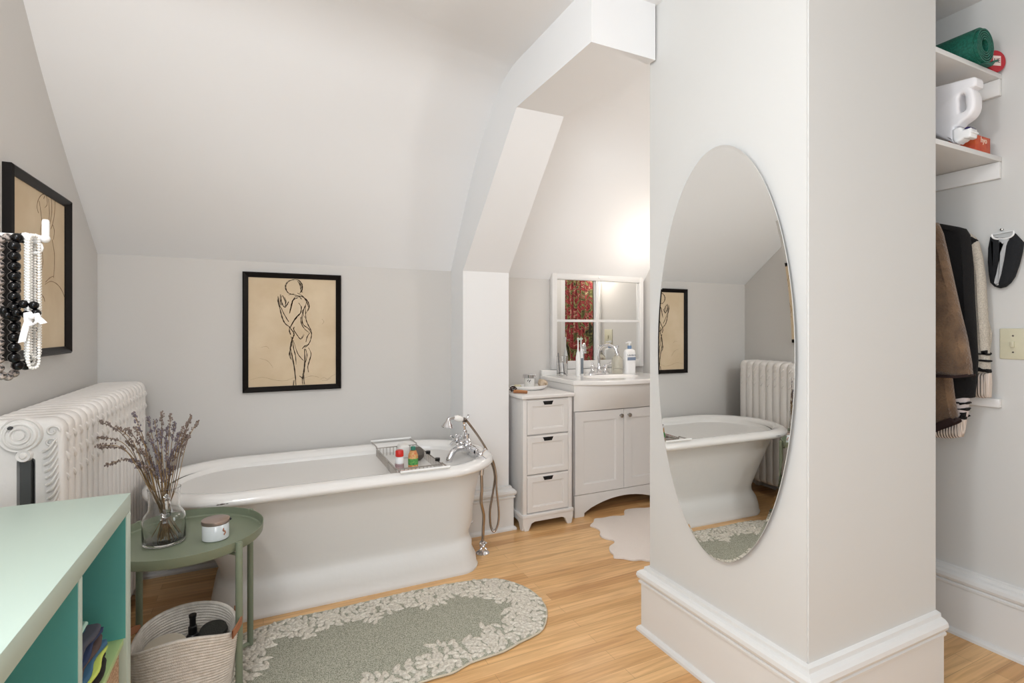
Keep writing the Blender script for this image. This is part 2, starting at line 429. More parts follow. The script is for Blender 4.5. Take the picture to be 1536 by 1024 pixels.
# exposed bath tap and hand shower
def cross_handle(bm, c, d, r=.028):
    M = dirM(d); c = Vector(c)
    lathe(bm, [(0, 0), (.013, 0), (.014, .01), (.008, .018), (.008, .03), (.012, .036), (.012, .046), (.006, .052), (0, .054)], c, 14, M)
    hub = c+M @ Vector((0, 0, .041))
    for k in range(4):
        a = PI/4+k*PI/2; e = M @ Vector((math.cos(a), math.sin(a), 0))
        tube(bm, [hub, hub+e*r], lambda q: .0035+.0015*q, 8); ball(bm, hub+e*(r+.003), .0068, sub=2)
    return bm
t = thing('bath_tap', 'chrome telephone-style bath tap with hand shower on the tub end', 'tap', (.96, 2.56, .5))
bm = bm_new()
tube(bm, [(.97, 2.44, .575), (.97, 2.72, .575)], .017, 14)
for y in (2.50, 2.66):
    tube(bm, [(.97, y, .575), (.995, y, .555), (1.02, y, .50), (1.02, y, .44)], .013, 12, sub=4)
    lathe(bm, [(0, 0), (.027, 0), (.028, .006), (.018, .012), (0, .012)], (.97, y, .575), 16, dirM((0, 0, 1)))
    lathe(bm, [(.0, 0), (.02, 0), (.024, .01), (.02, .02), (0, .022)], (.985, y, .55), 16, dirM((0, 0, 1)))
ball(bm, (.97, 2.58, .578), .03, sub=3)
lathe(bm, [(0, 0), (.019, 0), (.021, .01), (.013, .02), (.013, .04)], (.97, 2.58, .60), 16)
obj('valve_body', bm, CHROME, t)
for y, d in ((2.43, (0, -1, 0)), (2.73, (0, 1, 0))):
    obj('cross_handle', cross_handle(bm_new(), (.97, y, .575), d, .03), CHROME, t)
obj('cross_handle', cross_handle(bm_new(), (.935, 2.56, .60), (-.75, -.2, .55), .03), CHROME, t)
bm = bm_new(); tube(bm, [(.97, 2.58, .57), (.93, 2.57, .575), (.89, 2.56, .565), (.865, 2.555, .53), (.862, 2.555, .50)], lambda q: .015+.003*q, 14, sub=5); obj('spout', bm, CHROME, t)
bm = bm_new(); tube(bm, [(.97, 2.58, .61), (.965, 2.58, .64), (.955, 2.58, .68), (.952, 2.58, .715)], .0075, 10, sub=4)
for z in (.635, .66, .69): ball(bm, (.964 if z < .65 else .956, 2.58, z), .012, 1, 1, .7)
tube(bm, [(.925, 2.58, .745), (.93, 2.58, .725), (.952, 2.58, .715), (.972, 2.58, .725), (.978, 2.58, .745)], .005, 8, sub=4)
obj('cradle_riser', bm, CHROME, t)
hh = Vector(at_y(671, 640, 2.575)); g0 = Vector(at_y(681, 626, 2.578)); g1 = Vector(at_y(694, 629, 2.58)); nn = Vector(at_y(700, 631, 2.58))
hs = bm_new(); lathe(hs, [(0, .01), (.032, .004), (.034, 0), (.031, -.004), (.026, .012), (.014, .028), (.010, .042)], hh, 22, dirM((.18, 0, 1)))
tube(hs, [hh+Vector((.004, 0, .025)), hh+Vector((.01, 0, .042)), g0], .010, 12, sub=4)
hso = obj('shower_head', hs, CHROME, t)
obj('porcelain_grip', lathe(bm_new(), [(0, 0), (.011, 0), (.016, .015), (.017, .028), (.013, .046), (.011, .050), (0, .05)], g0, 18, dirM(g1-g0)), CERAM, hso)
bm = bm_new(); lathe(bm, [(0, 0), (.012, 0), (.014, .01), (.01, .022), (0, .024)], g1, 14, dirM(nn-g1)); obj('hose_nut', bm, mat('dark_chrome', (120, 112, 106), .2, 1), hso)
bm = bm_new()
hz = [g1, nn, at_y(718, 655, 2.60), at_y(731, 676, 2.64), at_y(740, 693, 2.66), at_y(744, 712, 2.66), at_y(745, 735, 2.66), at_y(748, 765, 2.66), at_y(747, 785, 2.66), at_y(741, 797, 2.66), at_y(736, 788, 2.67),
      at_y(735, 765, 2.67), at_y(740, 735, 2.68), at_y(742, 712, 2.68), at_y(735, 690, 2.68), at_y(718, 674, 2.64), at_y(698, 662, 2.60), (.965, 2.58, .66)]
tube(bm, hz, .0062, 10, sub=6); obj('flexible_hose', bm, PIPE, t)
# water supply pipes at the tub end
t = thing('supply_pipes', 'nickel water supply pipes with floor valve beside the tub end', 'pipe', (1.03, 2.62, 0))
def pipe(pts, r=.007): bm = bm_new(); tube(bm, pts, r, 10, sub=5); return bm
obj('pipe', pipe([(1.02, 2.50, .44), (1.022, 2.50, .36), (1.02, 2.505, .30), (1.045, 2.53, .22), (1.055, 2.56, .14), (1.055, 2.57, .04)], .008), PIPE, t)
obj('pipe', pipe([(1.02, 2.66, .44), (1.01, 2.66, .36), (.99, 2.65, .28), (.985, 2.64, .16), (.99, 2.64, .03)], .008), PIPE, t)
for c in ((1.055, 2.57, 0), (.99, 2.66, 0)):
    bm = bm_new(); lathe(bm, [(0, 0), (.036, 0), (.037, .004), (.028, .012), (.014, .018), (.012, .03), (.016, .034), (.016, .06), (.010, .066), (0, .068)], c, 24); v = obj('floor_valve', bm, CHROME, t)
    obj('valve_handle', cross_handle(bm_new(), (c[0]-.005, c[1]-.012, .055), (-.3, -1, .1), .018), CHROME, v)
bm = bm_new(); tube(bm, [(.965, 2.60, .15), (1.0, 2.60, .16), (1.01, 2.60, .17)], .004, 8); lathe(bm, [(.028, 0), (.03, .01), (.03, .10), (.02, .12), (0, .12)], (.965, 2.63, 0), 18); obj('drain_pipe', bm, STEEL, t)

# wire bath caddy across the tub
t = thing('bath_caddy', 'wire bath caddy with white rubber grips laid across the tub', 'caddy', (.68, 2.6, .5))
def wire(P, r=.003, sub=0, closed=False): bm = bm_new(); tube(bm, P, r, 6, sub=sub, closed=closed); return bm
X0, X1, Y0, Y1, ZB, ZT = .548, .765, 2.37, 2.83, .505, .555
bm = bm_new()
for z in (ZT, ZB): tube(bm, [(X0, Y0, z), (X1, Y0, z), (X1, Y1, z), (X0, Y1, z)], .003, 6, closed=True)
for k in range(13):
    x = X0+(X1-X0)*k/12
    tube(bm, [(x, Y0, ZT), (x, Y0, ZB), (x, Y1, ZB), (x, Y1, ZT)], .0018, 5)
for k in range(1, 24):
    y = Y0+(Y1-Y0)*k/24
    tube(bm, [(X0, y, ZT), (X0, y, ZB)], .0018, 5); tube(bm, [(X1, y, ZT), (X1, y, ZB)], .0018, 5)
obj('wire_tray', bm, STEEL, t)
obj('end_plate', B(X0-.003, X0, Y0+.0, Y0+.17, ZB, ZT-.005, .001), STEEL, t)
for x in (X0, X1):
    obj('side_arm', wire([(x, 2.275, .562), (x, Y0, .562), (x, Y0, ZT)], .0035), STEEL, t); obj('side_arm', wire([(x, 2.965, .562), (x, Y1, .562), (x, Y1, ZT)], .0035), STEEL, t)
for y in (2.272, 2.968):
    obj('rubber_grip', wire([(X0-.005, y+(.0 if y < 2.5 else 0), .566), (X1+.005, y, .566)], .0065), mat('white_rubber', (238, 238, 236), .5), t, sm=True)
for y in (2.44, 2.60): 
    bm = bm_new(); lathe(bm, [(0, 0), (.012, 0), (.012, .014), (0, .014)], (X1, y, ZT), 12); obj('clamp_knob', bm, BLK, t)
def bottle(name, label, c, prof, m, cap=None, capm=None, extra=None, cat='bottle', seg=20, group=None):
    t = thing(name, label, cat, c, group)
    obj('bottle_body', lathe(bm_new(), prof, c, seg), m, t)
    if cap: obj('cap', lathe(bm_new(), cap, c, seg), capm, t)
    if extra: extra(t, c)
    return t
def lab1(t, c):
    obj('pink_label', lathe(bm_new(), [(.0208, .012), (.0210, .012), (.0210, .035), (.0208, .035)], c, 20), mat('pink_print', (206, 84, 104), .5), t)
bottle('shampoo_bottle', 'white bottle with red cap and pink print standing in the bath caddy', (.598, 2.52, .509), [(0, 0), (.019, 0), (.021, .004), (.021, .055), (.014, .068), (0, .068)], WHT,
       [(0, .068), (.019, .068), (.020, .072), (.019, .094), (.016, .098), (0, .098)], mat('red_cap', (206, 44, 36), .35), lab1)
def lab2(t, c):
    obj('green_label', lathe(bm_new(), [(.0245, .02), (.0248, .02), (.0248, .05), (.0245, .05)], c, 20), mat('green_print', (40, 140, 78), .5, var=(120, (120, 180, 90))), t)
bottle('shampoo_bottle', 'yellow and green bottle in the middle of the bath caddy', (.668, 2.53, .509), [(0, 0), (.024, 0), (.0245, .006), (.0245, .064), (.016, .086), (0, .09)], mat('yellow_print', (214, 190, 120), .4, var=(90, (206, 120, 80))),
       [(0, .09), (.012, .09), (.012, .106), (0, .108)], mat('teal_cap', (60, 130, 110), .4), lab2)
bm = bm_new(); ball(bm, (.725, 2.66, .545), .036, 1, .9, 1, 3)
for v in bm.verts: v.co += v.co.normalized()*random.uniform(-.003, .003)
tag(obj('bath_pouf', bm, mat('grey_mesh', (104, 98, 92), .8, bump=(200, .8, .004))), 'round dark grey bath pouf at the far corner of the bath caddy', 'pouf')
tag(obj('bath_sponge', B(.648, .703, 2.72, 2.80, .509, .580, .014, 3), mat('white_sponge', (236, 234, 230), .9, bump=(150, .6, .003))), 'white sponge standing at the far end of the bath caddy', 'sponge')
tag(obj('soap_bar', B(.573, .643, 2.40, 2.45, .509, .53, .009, 3), mat('pink_soap', (226, 190, 180), .4)), 'pale pink soap bar at the near end of the bath caddy', 'soap')
o = thing('razor', 'small metal razor lying in the near right part of the caddy', 'razor', (.70, 2.44, .52)); 
obj('handle', wire([(.68, 2.47, .512), (.72, 2.41, .525)], .005), STEEL, o); obj('head', B(.705, .745, 2.390, 2.407, .520, .530, .002), mat('grey_blade', (110, 110, 112), .3, .8), o)

# ---------------------------------------------------------------- framed drawings
def drawing(name, label, T, wd, ht, strokes, sm, fw, loc):
    """T maps (across, out, up) of the wall to the room"""
    t = thing(name, label, 'picture', loc)
    def W(bm): bm.transform(T); return bm
    bm = bm_new(); pf = [(0, 0), (0, .022), (.006, .027), (.014, .022), (fw-.004, .014), (fw, .012), (fw, 0)]
    n = len(pf); rings = []
    for (sx, sz) in ((0, 0), (1, 0), (1, 1), (0, 1)):
        rings.append([bm.verts.new(((sx*wd+(1-2*sx)*a), o, (sz*ht+(1-2*sz)*a))) for a, o in pf])
    for i in range(4):
        a, b = rings[i], rings[(i+1) % 4]
        for k in range(n-1): bm.faces.new((a[k], a[k+1], b[k+1], b[k]))
    obj('frame', W(bm), FRAMEB, t, ang=30)
    p = obj('drawing_sheet', W(B(fw-.005, wd-fw+.005, .002, .008, fw-.005, ht-fw+.005)), PAPER, t, sm=False)
    bm = bm_new(); bm2 = bm_new()
    for st in strokes:
        wgt, P = st[0], [Vector((x, .0088, z)) for x, z in st[1]]
        P = catmull(P, 5) if len(P) > 2 else P
        b = bm if wgt > .0012 else bm2; prev = None; L = len(P)
        for i, q in enumerate(P):
            d = (P[min(i+1, L-1)]-P[max(i-1, 0)]).normalized(); s = Vector((-d.z, 0, d.x))
            wv = wgt*(.35+.65*math.sin(PI*(i+.5)/L))*(1+.3*math.sin(i*1.7))
            cur = (b.verts.new(q+s*wv/2), b.verts.new(q-s*wv/2), b.verts.new(q+s*wv/2-Vector((0, .001, 0))), b.verts.new(q-s*wv/2-Vector((0, .001, 0))))
            if prev:
                b.faces.new((prev[0], prev[1], cur[1], cur[0])); b.faces.new((prev[2], cur[2], cur[3], prev[3]))
                b.faces.new((prev[0], cur[0], cur[2], prev[2])); b.faces.new((prev[1], prev[3], cur[3], cur[1]))
            prev = cur
    if bm.verts: obj('charcoal_figure', W(bm), sm, p, sm=False)
    if bm2.verts: obj('faint_lines', W(bm2), CHARL, p, sm=False)
    return t
S1 = [(3, [(495,140),(460,150),(437,175),(435,205),(450,235),(478,247),(497,245)]), (2, [(460,150),(495,138),(530,145),(550,165),(558,195),(552,225),(532,243)]), (2.5, [(520,150),(538,180),(545,215),(556,236)]),
 (2, [(528,140),(556,175),(548,205)]), (2, [(536,160),(556,200),(540,232)]), (2.5, [(455,252),(480,248),(520,258),(560,268),(590,290),(605,325),(600,352),(582,388)]), (2, [(520,240),(560,262),(588,300),(600,340)]),
 (2, [(500,265),(530,262),(548,285)]), (3, [(590,290),(578,340),(580,400),(585,440),(602,480),(621,520),(622,560),(610,602),(590,630),(568,640)]), (3, [(560,360),(553,420),(562,470),(600,500),(618,530)]),
 (2, [(545,415),(550,460),(570,500),(606,530)]), (3.5, [(500,270),(482,300),(472,340),(460,390)]), (2.5, [(522,275),(490,290),(478,330),(464,385)]), (4, [(547,335),(545,380),(520,410),(490,450),(468,490)]),
 (2, [(528,310),(550,345),(545,375)]), (2.5, [(540,388),(508,422),(474,482)]), (4, [(385,330),(397,382),(412,432),(432,466),(470,494)]), (2.5, [(400,350),(420,392),(448,440),(456,452)]), (2.5, [(380,270),(384,320),(402,352)]),
 (2.5, [(396,248),(400,290),(415,330),(432,346)]), (2.5, [(410,255),(426,290),(436,322)]), (2, [(382,262),(378,300),(390,342)]), (2.5, [(430,346),(447,320),(456,300)]), (2, [(402,260),(394,300),(402,330)]), (2, [(424,268),(436,300),(430,346)]),
 (4, [(460,490),(478,510),(491,530),(494,548),(483,575),(470,622),(465,680),(470,720)]), (3, [(460,500),(460,522),(470,548)]), (2.5, [(495,520),(520,552),(545,578),(570,545)]), (2.5, [(500,488),(492,500),(498,520)]), (2, [(500,520),(515,545)]),
 (3, [(490,585),(490,640),(505,700),(510,765)]), (4, [(468,640),(480,700),(494,770),(504,850),(509,918)]), (2, [(494,600),(520,680),(548,718),(565,736)]), (4, [(572,650),(575,720),(572,790),(566,850),(572,912)]),
 (2.5, [(600,640),(620,685),(606,740),(596,780),(600,822)]), (2.5, [(580,650),(590,700),(578,755)]), (3, [(555,650),(575,628),(606,618)]), (2.5, [(562,830),(555,870),(558,915)]), (3, [(535,850),(560,868)]), (2, [(496,880),(490,922)]),
 (2.5, [(582,600),(592,560),(612,530)]), (2, [(572,420),(562,380),(578,330)]), (2, [(475,560),(483,590),(474,640)]), (2, [(470,650),(462,690),(478,730)]), (2, [(600,300),(608,340),(596,372)])]
F1 = [(1, [(250,640),(290,632),(310,650)]), (1, [(170,880),(260,860),(350,880),(430,885),(500,860)]), (1, [(690,875),(715,862),(740,872),(770,852),(798,838)]), (1, [(700,885),(740,880),(770,862)]), (1, [(240,720),(300,740),(340,790)]), (1, [(560,870),(620,850),(680,860)]), (1, [(700,430),(715,450),(700,470)])]
st = []
for lst, k in ((S1, .0014), (F1, .0011)):
    for wgt, P in lst:
        q = []
        for (a, b) in P:
            u = 340+a/4.874; v = 390+b/4.876
            p = at_y(u, v, 2.993); q.append((p[0]+.097, p[2]-.866))
        st.append((wgt*k if lst is S1 else .0011, q))
        if lst is S1:
            jr = random.Random(len(st)); dx, dz = jr.uniform(-.004, .004), jr.uniform(-.003, .003)
            st.append((.0018, [(x_+dx+jr.uniform(-.0015, .0015), z_+dz+jr.uniform(-.0015, .0015)) for x_, z_ in q]))
T1 = Matrix(((1, 0, 0, -.097), (0, -1, 0, YB), (0, 0, 1, .866), (0, 0, 0, 1)))
drawing('framed_drawing', 'dark framed charcoal drawing of a standing figure above the bathtub', T1, .486, .626, st, CHAR, .027, (.15, YB, .866))
S2 = [[(177,300),(170,270),(178,235),(195,215),(212,222),(216,260),(205,275)], [(180,245),(188,300),(192,345)], [(205,222),(200,235)], [(233,225),(237,290),(228,350)], [(251,225),(249,300),(240,350),(232,372)], [(222,235),(226,300),(222,350)],
 [(192,345),(186,380),(192,440),(196,520),(190,560),(184,600)], [(238,420),(248,480),(248,540),(245,592)], [(205,622),(235,608),(268,628),(290,668),(299,712)], [(208,612),(228,592),(246,584)], [(180,655),(200,680),(205,700)], [(176,700),(190,665)], [(299,720),(301,800),(296,850)], [(183,560),(177,640),(186,700),(184,760)], [(240,350),(248,380),(244,420)]]
st = []
for P in S2:
    q = []
    for (a, b) in P:
        p = at_x(a/3.012, 220+b/3.012, -.69); q.append((p[1]-2.045, p[2]-1.103))
    st.append((.0022, q))
T2 = Matrix(((0, 1, 0, XL), (1, 0, 0, 2.045), (0, 0, 1, 1.103), (0, 0, 0, 1)))
drawing('framed_drawing', 'dark framed faint pencil figure drawing hung on the left wall', T2, .535, .592, st, mat('soft_pencil_line', (128, 100, 76), .9), .027, (XL, 2.3, 1.085))

# ---------------------------------------------------------------- radiator
def radiator():
    x0, x1, y0, y1, zt = -.680, -.486, 1.785, 2.885, .960
    n = 19; p = (y1-y0)/n
    t = thing('radiator', 'ornate white cast iron column radiator standing by the left wall', 'radiator', ((x0+x1)/2, (y0+y1)/2, 0))
    def section(yc, end):
        bm = bm_new(); h = p*.5*.98; zb = .075
        o = rrect(x0, x1, zb, zt, 0, .035, None, 6)
        def rng(off, y): 
            q = rrect(x0+off, x1-off, zb+off, zt-off, 0, .036, None, 6); return [(a, y, b) for a, b, _ in q]
        hole = lambda off, y: [(a, y, b) for a, b, _ in rrect(-.576-off, -.550+off, .19-off, .852+off, 0, .01, None, 6)]
        lay = [(.014, -h), (.005, -h*.9), (.001, -h*.6), (0, 0), (.001, h*.6), (.005, h*.9), (.014, h)]
        outer = [[bm.verts.new(q) for q in rng(a, yc+b)] for a, b in lay]
        inner = [[bm.verts.new(q) for q in hole(-a*.0+ (.0 if abs(b) < h*.9 else .006), yc+b)] for a, b in lay]
        for L in (outer, inner):
            for a, b in zip(L, L[1:]):
                for k in range(len(a)): bm.faces.new((a[k], a[(k+1) % len(a)], b[(k+1) % len(a)], b[k]))
        for i in (0, -1):
            for k in range(len(outer[0])): bm.faces.new((outer[i][k], outer[i][(k+1) % 24], inner[i][(k+1) % 24], inner[i][k]))
        # raised scroll ornament on the front shoulder
        for z, dz, r in ((.90, .03, .005), (.845, .035, .005), (.79, .03, .004)):
            tube(bm, [(x1-.03, yc-h*.5, z+dz*.5), (x1-.006, yc-h*.2, z+dz*.6), (x1+.002, yc+h*.2, z), (x1-.004, yc+h*.5, z-dz*.3)], r, 6, sub=2)
        if end:
            for x in (x0+.03, x1-.03): box(bm, x-.02, x+.02, yc-.02, yc+.02, 0, .09, .008)
        return bm
    for k in range(n):
        obj('section', section(y0+p*(k+.5), k in (0, n-1)), RADW, t, ang=50)
    ye = y0+.001; cx = -.573
    bm = bm_new(); lathe(bm, [(.0, .016), (.011, .016), (.013, .011), (.016, .011), (.018, .017), (.022, .017), (.024, .011), (.027, .011), (.029, .015), (.034, .014), (.037, .008), (.040, .008), (.043, .011), (.046, .0)], (cx, ye, .920), 40, dirM((0, -1, 0)))
    obj('boss_disc', bm, RADW, t, ang=25)
    bm = bm_new(); lathe(bm, [(0, .016), (.006, .015), (.009, .010), (.015, .012), (.019, .0)], (-.566, ye, .866), 24, dirM((0, -1, 0))); obj('rosette', bm, RADW, t)
    bm = bm_new(); box(bm, -.574, -.552, ye-.006, ye+.012, .20, .850); obj('slot_shade', bm, mat('slot_shade_grey', (74, 76, 76), .6), t)  # grey panel across the slot stands in for the shade inside it
    # acanthus relief on the end section: curved ridges
    bm = bm_new()
    for k in range(13):
        z = .90-.018*k; L = .030-.001*k
        for s in (1,):
            xa = -.528+.0016*k
            tube(bm, [(xa, ye-.002, z-.028), (xa+L*.5, ye-.010, z-.018), (xa+L*.95, ye-.006, z+.006)], lambda q: .0042*(1-.5*q), 6, sub=3)
    for c, r in (((-.508, .925), .016), ((-.512, .895), .013), ((-.635, .885), .018)):
        P = [(c[0]+r*(1-a/9)*math.cos(a), ye-.004, c[1]+r*(1-a/9)*math.sin(a)) for a in [k*.6 for k in range(13)]]
        tube(bm, P, .003, 6)
    obj('leaf_relief', bm, RADW, t, ang=60)
    bm = bm_new(); lathe(bm, [(0, .01), (.004, .01), (.005, 0)], (-.590, ye-.012, .942), 12, dirM((0, -1, 0))); obj('air_vent', bm, mat('dark_ring', (60, 60, 62), .4), t)
    return t
radiator()

# ---------------------------------------------------------------- necklaces on a peg
t = thing('wall_peg', 'white bracket arm with upright end post holding necklaces over the left wall', 'bracket', (XL, 1.41, 1.37))
tube(bm := bm_new(), [(XL, 1.41, 1.392), (-.415, 1.41, 1.388)], .0065, 12); ball(bm, (-.445, 1.41, 1.388), .011); ball(bm, (-.414, 1.41, 1.388), .009); obj('arm', bm, WHT, t)
bm = bm_new(); lathe(bm, [(0, 0), (.006, 0), (.0064, .004), (.0064, .036), (.005, .040), (0, .040)], (-.413, 1.41, 1.388), 16); obj('end_post', bm, WHT, t)
bm = bm_new(); tube(bm, [(-.43+.011*math.cos(a), 1.408, 1.368+.012*math.sin(a)) for a in [k*PI/6 for k in range(12)]], .0035, 8, closed=True); obj('ring', bm, WHT, t)
bm = bm_new(); lathe(bm, [(0, 0), (.03, 0), (.03, .006), (.02, .01), (0, .01)], (XL, 1.41, 1.392), 18, dirM((1, 0, 0))); obj('wall_plate', bm, WHT, t)
def loop_pts(cx, cy, zt, zb, wx, wy, n):
    out = []
    for k in range(n):
        a = 2*PI*k/n; s = math.sin(a); c = math.cos(a)
        z = (zt+zb)/2+(zt-zb)/2*c
        out.append(Vector((cx+wx*s*abs(s)**.0*(1 if abs(c) < .9 else .8), cy+wy*s, z)))
    return out
def even(P, d):
    out = [P[0]]; acc = 0
    Q = P+[P[0]]
    for a, b in zip(Q, Q[1:]):
        L = (b-a).length
        while acc+L >= d:
            tt = (d-acc)/L; a = a+(b-a)*tt; out.append(a); L = (b-a).length; acc = 0
        acc += L
    return out[:-1] if (out[-1]-out[0]).length < d*.6 else out
def necklace(label, P, r, m, name='necklace', sq=1, cap=100):
    c = Vector((sum(p.x for p in P)/len(P), sum(p.y for p in P)/len(P), min(p.z for p in P)))
    t = thing(name, label, 'necklace', c)
    bm = bm_new(); tube(bm, P, .0012, 5, closed=True); obj('cord', bm, BLK if m is not PEARL else PEARL, t)
    E_ = even(P, 2*r*.98*sq)
    bm = bm_new(); ball(bm, (0, 0, 0), r, 1, 1, sq, 3); first = obj('bead', bm, m, t); first.data.transform(Matrix.Translation(c))
    for i, p in enumerate(E_[:cap]):
        b = first if i == 0 else first.copy()
        if i: C.objects.link(b)
        b.parent = t; b.location = p-c
    if len(E_) > cap:
        bm = bm_new()
        for p in E_[cap:]: ball(bm, p, r, sub=1)
        o = obj('bead_row', bm, m, t); o['kind'] = 'stuff'
    return t
BEADB = mat('glossy_black_bead', (6, 5, 6), .16, spec=.35)
BEADG = mat('swirled_black_and_clear_bead', (190, 176, 168), .1, var=(190, (14, 11, 12)), coat=.6)
PP = lambda u0_, u1_, vt, vb, X, n=60: None
def strand(uL, uR, vt, vb, Y, n=72, dy=.018):
    """a loop hanging over the arm between two picture columns at depth Y"""
    a = at_y(uL, (vt+vb)/2, Y); b = at_y(uR, (vt+vb)/2, Y); zt = at_y((uL+uR)/2, vt, Y)[2]; zb = at_y((uL+uR)/2, vb, Y)[2]
    cx = (a[0]+b[0])/2; wx = abs(b[0]-a[0])/2; out = []
    for k in range(n):
        q = 2*PI*k/n; s, c = math.sin(q), math.cos(q)
        ss = math.copysign(min(1, abs(s)*2.2)**.6, s) if abs(s) > 1e-6 else 0
        out.append(Vector((cx+wx*ss, Y+dy*ss, (zt+zb)/2+(zt-zb)/2*math.copysign(abs(c)**.75, c))))
    return out
necklace('necklace of large glossy black beads hanging next to the white pearls', strand(28, 40, 357, 548, 1.41, dy=.022), .0105, BEADB)
necklace('long necklace of swirled black and clear beads at the photo edge', strand(5, 17, 356, 565, 1.40, dy=.02), .0088, BEADG)
necklace('black bead bracelet looped around the middle of the black beads', [Vector(at_y(u, v, 1.375)) for u, v in ((6, 466), (18, 462), (30, 457), (41, 455), (52, 458), (54, 470), (44, 473), (28, 468), (12, 474))], .0085, BEADB, 'bracelet')
pp = thing('necklace', 'twisted white pearl necklace tied with a pale ribbon bow', 'necklace', (-.46, 1.40, 1.1))
bm = bm_new(); bms = []
allp = []
for (uL, uR, off, vb) in ((44, 49, 0, 546), (46, 55, -.012, 552), (42, 47, .012, 540), (50, 57, .006, 536)):
    P = strand(uL, uR, 352+abs(off)*100, vb, 1.40+off, dy=.012)
    for p_ in even(P, .0058): allp.append(p_)
bm = bm_new(); ball(bm, (0, 0, 0), .0034, sub=2); first = obj('pearl', bm, PEARL, pp); first.data.transform(Matrix.Translation(pp.location))
allp.sort(key=lambda p: p.y)
for i, p_ in enumerate(allp[:100]):
    b = first if i == 0 else first.copy()
    if i: C.objects.link(b); b.parent = pp
    b.location = p_-pp.location
bm = bm_new()
for p_ in allp[100:]: ball(bm, p_, .0034, sub=1)
o = obj('pearl_strands', bm, PEARL, pp); o['kind'] = 'stuff'
RIB = mat('white_satin_ribbon', (236, 234, 236), .35)
def ribbon(bm, P, wd, thick=.0008, n=5):
    P = catmull(P, n); prev = None
    for i, q in enumerate(P):
        s = Vector((.8, .15, .25)).normalized()*wd/2; o2 = Vector((0, -thick, 0))
        cur = [bm.verts.new(q+s), bm.verts.new(q-s), bm.verts.new(q-s+o2), bm.verts.new(q+s+o2)]
        if prev:
            for k in range(4): bm.faces.new((prev[k], prev[(k+1) % 4], cur[(k+1) % 4], cur[k]))
        prev = cur
    return bm
bm = bm_new()
g = lambda u, v, y=1.365: at_y(u, v, y)
ribbon(bm, [g(45, 474), g(40, 486), g(36, 500), g(33, 513)], .012); ribbon(bm, [g(46, 474), g(41, 468), g(42, 482), g(47, 488)], .011)
ribbon(bm, [g(47, 474), g(54, 470), g(57, 480), g(50, 486)], .009); ribbon(bm, [g(48, 475), g(57, 477), g(66, 485)], .011); ball(bm, g(47, 475, 1.363), .006)
obj('ribbon_bow', bm, RIB, pp)

# ---------------------------------------------------------------- round side table
TC = (-.229, 2.018); TR = .229
t = thing('side_table', 'round sage green metal tray table in front of the bathtub', 'table', (*TC, 0))
bm = bm_new(); lathe(bm, [(0, .499), (TR-.004, .499), (TR-.001, .503), (TR+.001, .530), (TR-.0015, .530), (TR-.004, .506), (TR-.008, .5015), (0, .5015)], (*TC, 0), 72); obj('tray_top', bm, SAGE, t)
LA = [R(-47), R(38), R(133), R(218)]
LR = TR+.006
for a in LA:
    x, y = TC[0]+LR*math.cos(a), TC[1]+LR*math.sin(a)
    bm = bm_new(); lathe(bm, [(0, 0), (.0095, 0), (.0105, .003), (.0105, .500), (.009, .504), (0, .504)], (x, y, .024), 14); l = obj('leg', bm, SAGE, t)
    bm = bm_new(); tube(bm, [(x, y, .488), (x-.05*math.cos(a), y-.05*math.sin(a), .488)], .005, 8); obj('bracket', bm, SAGE, l)
for a in (LA[0], LA[1]):
    c, s = math.cos(a)*LR, math.sin(a)*LR; bm = bm_new()
    z = .033
    tube(bm, [(TC[0]+c, TC[1]+s, z), (TC[0]-c, TC[1]-s, z)], .0075, 10); obj('foot_bar', bm, SAGE, t)

# glass jug with dried lavender
VC = (-.292, 2.022, .502)
t = thing('glass_jug', 'clear glass jug with a handle, holding dried lavender on the side table', 'jug', VC)
bm = bm_new(); lathe(bm, [(0, 0), (.055, 0), (.060, .004), (.061, .012), (.061, .075), (.058, .090), (.050, .101), (.045, .108), (.0435, .125), (.0445, .165), (.047, .178), (.0455, .1785), (.0425, .165), (.0415, .125), (.043, .107), (.048, .100), (.0555, .089), (.0585, .075), (.0585, .016), (.056, .010), (0, .008)], VC, 40)
obj('glass_body', bm, GLASS, t, ang=50)
bm = bm_new(); tube(bm, [(VC[0]+.012, VC[1]-.047, VC[2]+.098), (VC[0]+.022, VC[1]-.072, VC[2]+.112), (VC[0]+.022, VC[1]-.078, VC[2]+.135), (VC[0]+.018, VC[1]-.066, VC[2]+.156), (VC[0]+.012, VC[1]-.044, VC[2]+.160)], .0075, 10, sub=4); obj('glass_handle', bm, GLASS, t)
STEM = mat('dry_straw_stem', (146, 120, 82), .8); STEM2 = mat('brown_dry_stem', (104, 82, 58), .8)
LAV = [mat('dried_lavender_bloom', (136, 128, 142), .9, var=(300, (100, 88, 84))), mat('brown_lavender_bloom', (104, 88, 78), .9, var=(300, (150, 136, 130)))]
tips = [(150, 632), (176, 640), (147, 656), (148, 672), (145, 668), (160, 697), (190, 662), (200, 618), (203, 640), (212, 655), (222, 626), (232, 630), (243, 617), (240, 645), (228, 660), (250, 640), (256, 622), (262, 634), (268, 650), (275, 640), (287, 623), (285, 630), (297, 632), (280, 652), (283, 655), (260, 675), (240, 680), (225, 690), (210, 672), (195, 690), (235, 700), (250, 660), (215, 700), (262, 700), (205, 700), (245, 705), (222, 650), (233, 672), (270, 665), (190, 642), (218, 680), (252, 690)]
LAVL = {(145, 668): 'lavender stalk with the leftmost tip in the glass jug', (160, 697): 'lowest drooping lavender stalk on the left of the glass jug', (297, 632): 'lavender stalk with the rightmost tip in the glass jug',
        (243, 617): 'tallest lavender stalk in the middle of the bunch', (150, 632): 'upper arching lavender stalk on the left of the bunch', (200, 618): 'upright lavender stalk rising highest left of the bunch centre', (287, 623): 'highest lavender stalk at the right side of the bunch'}
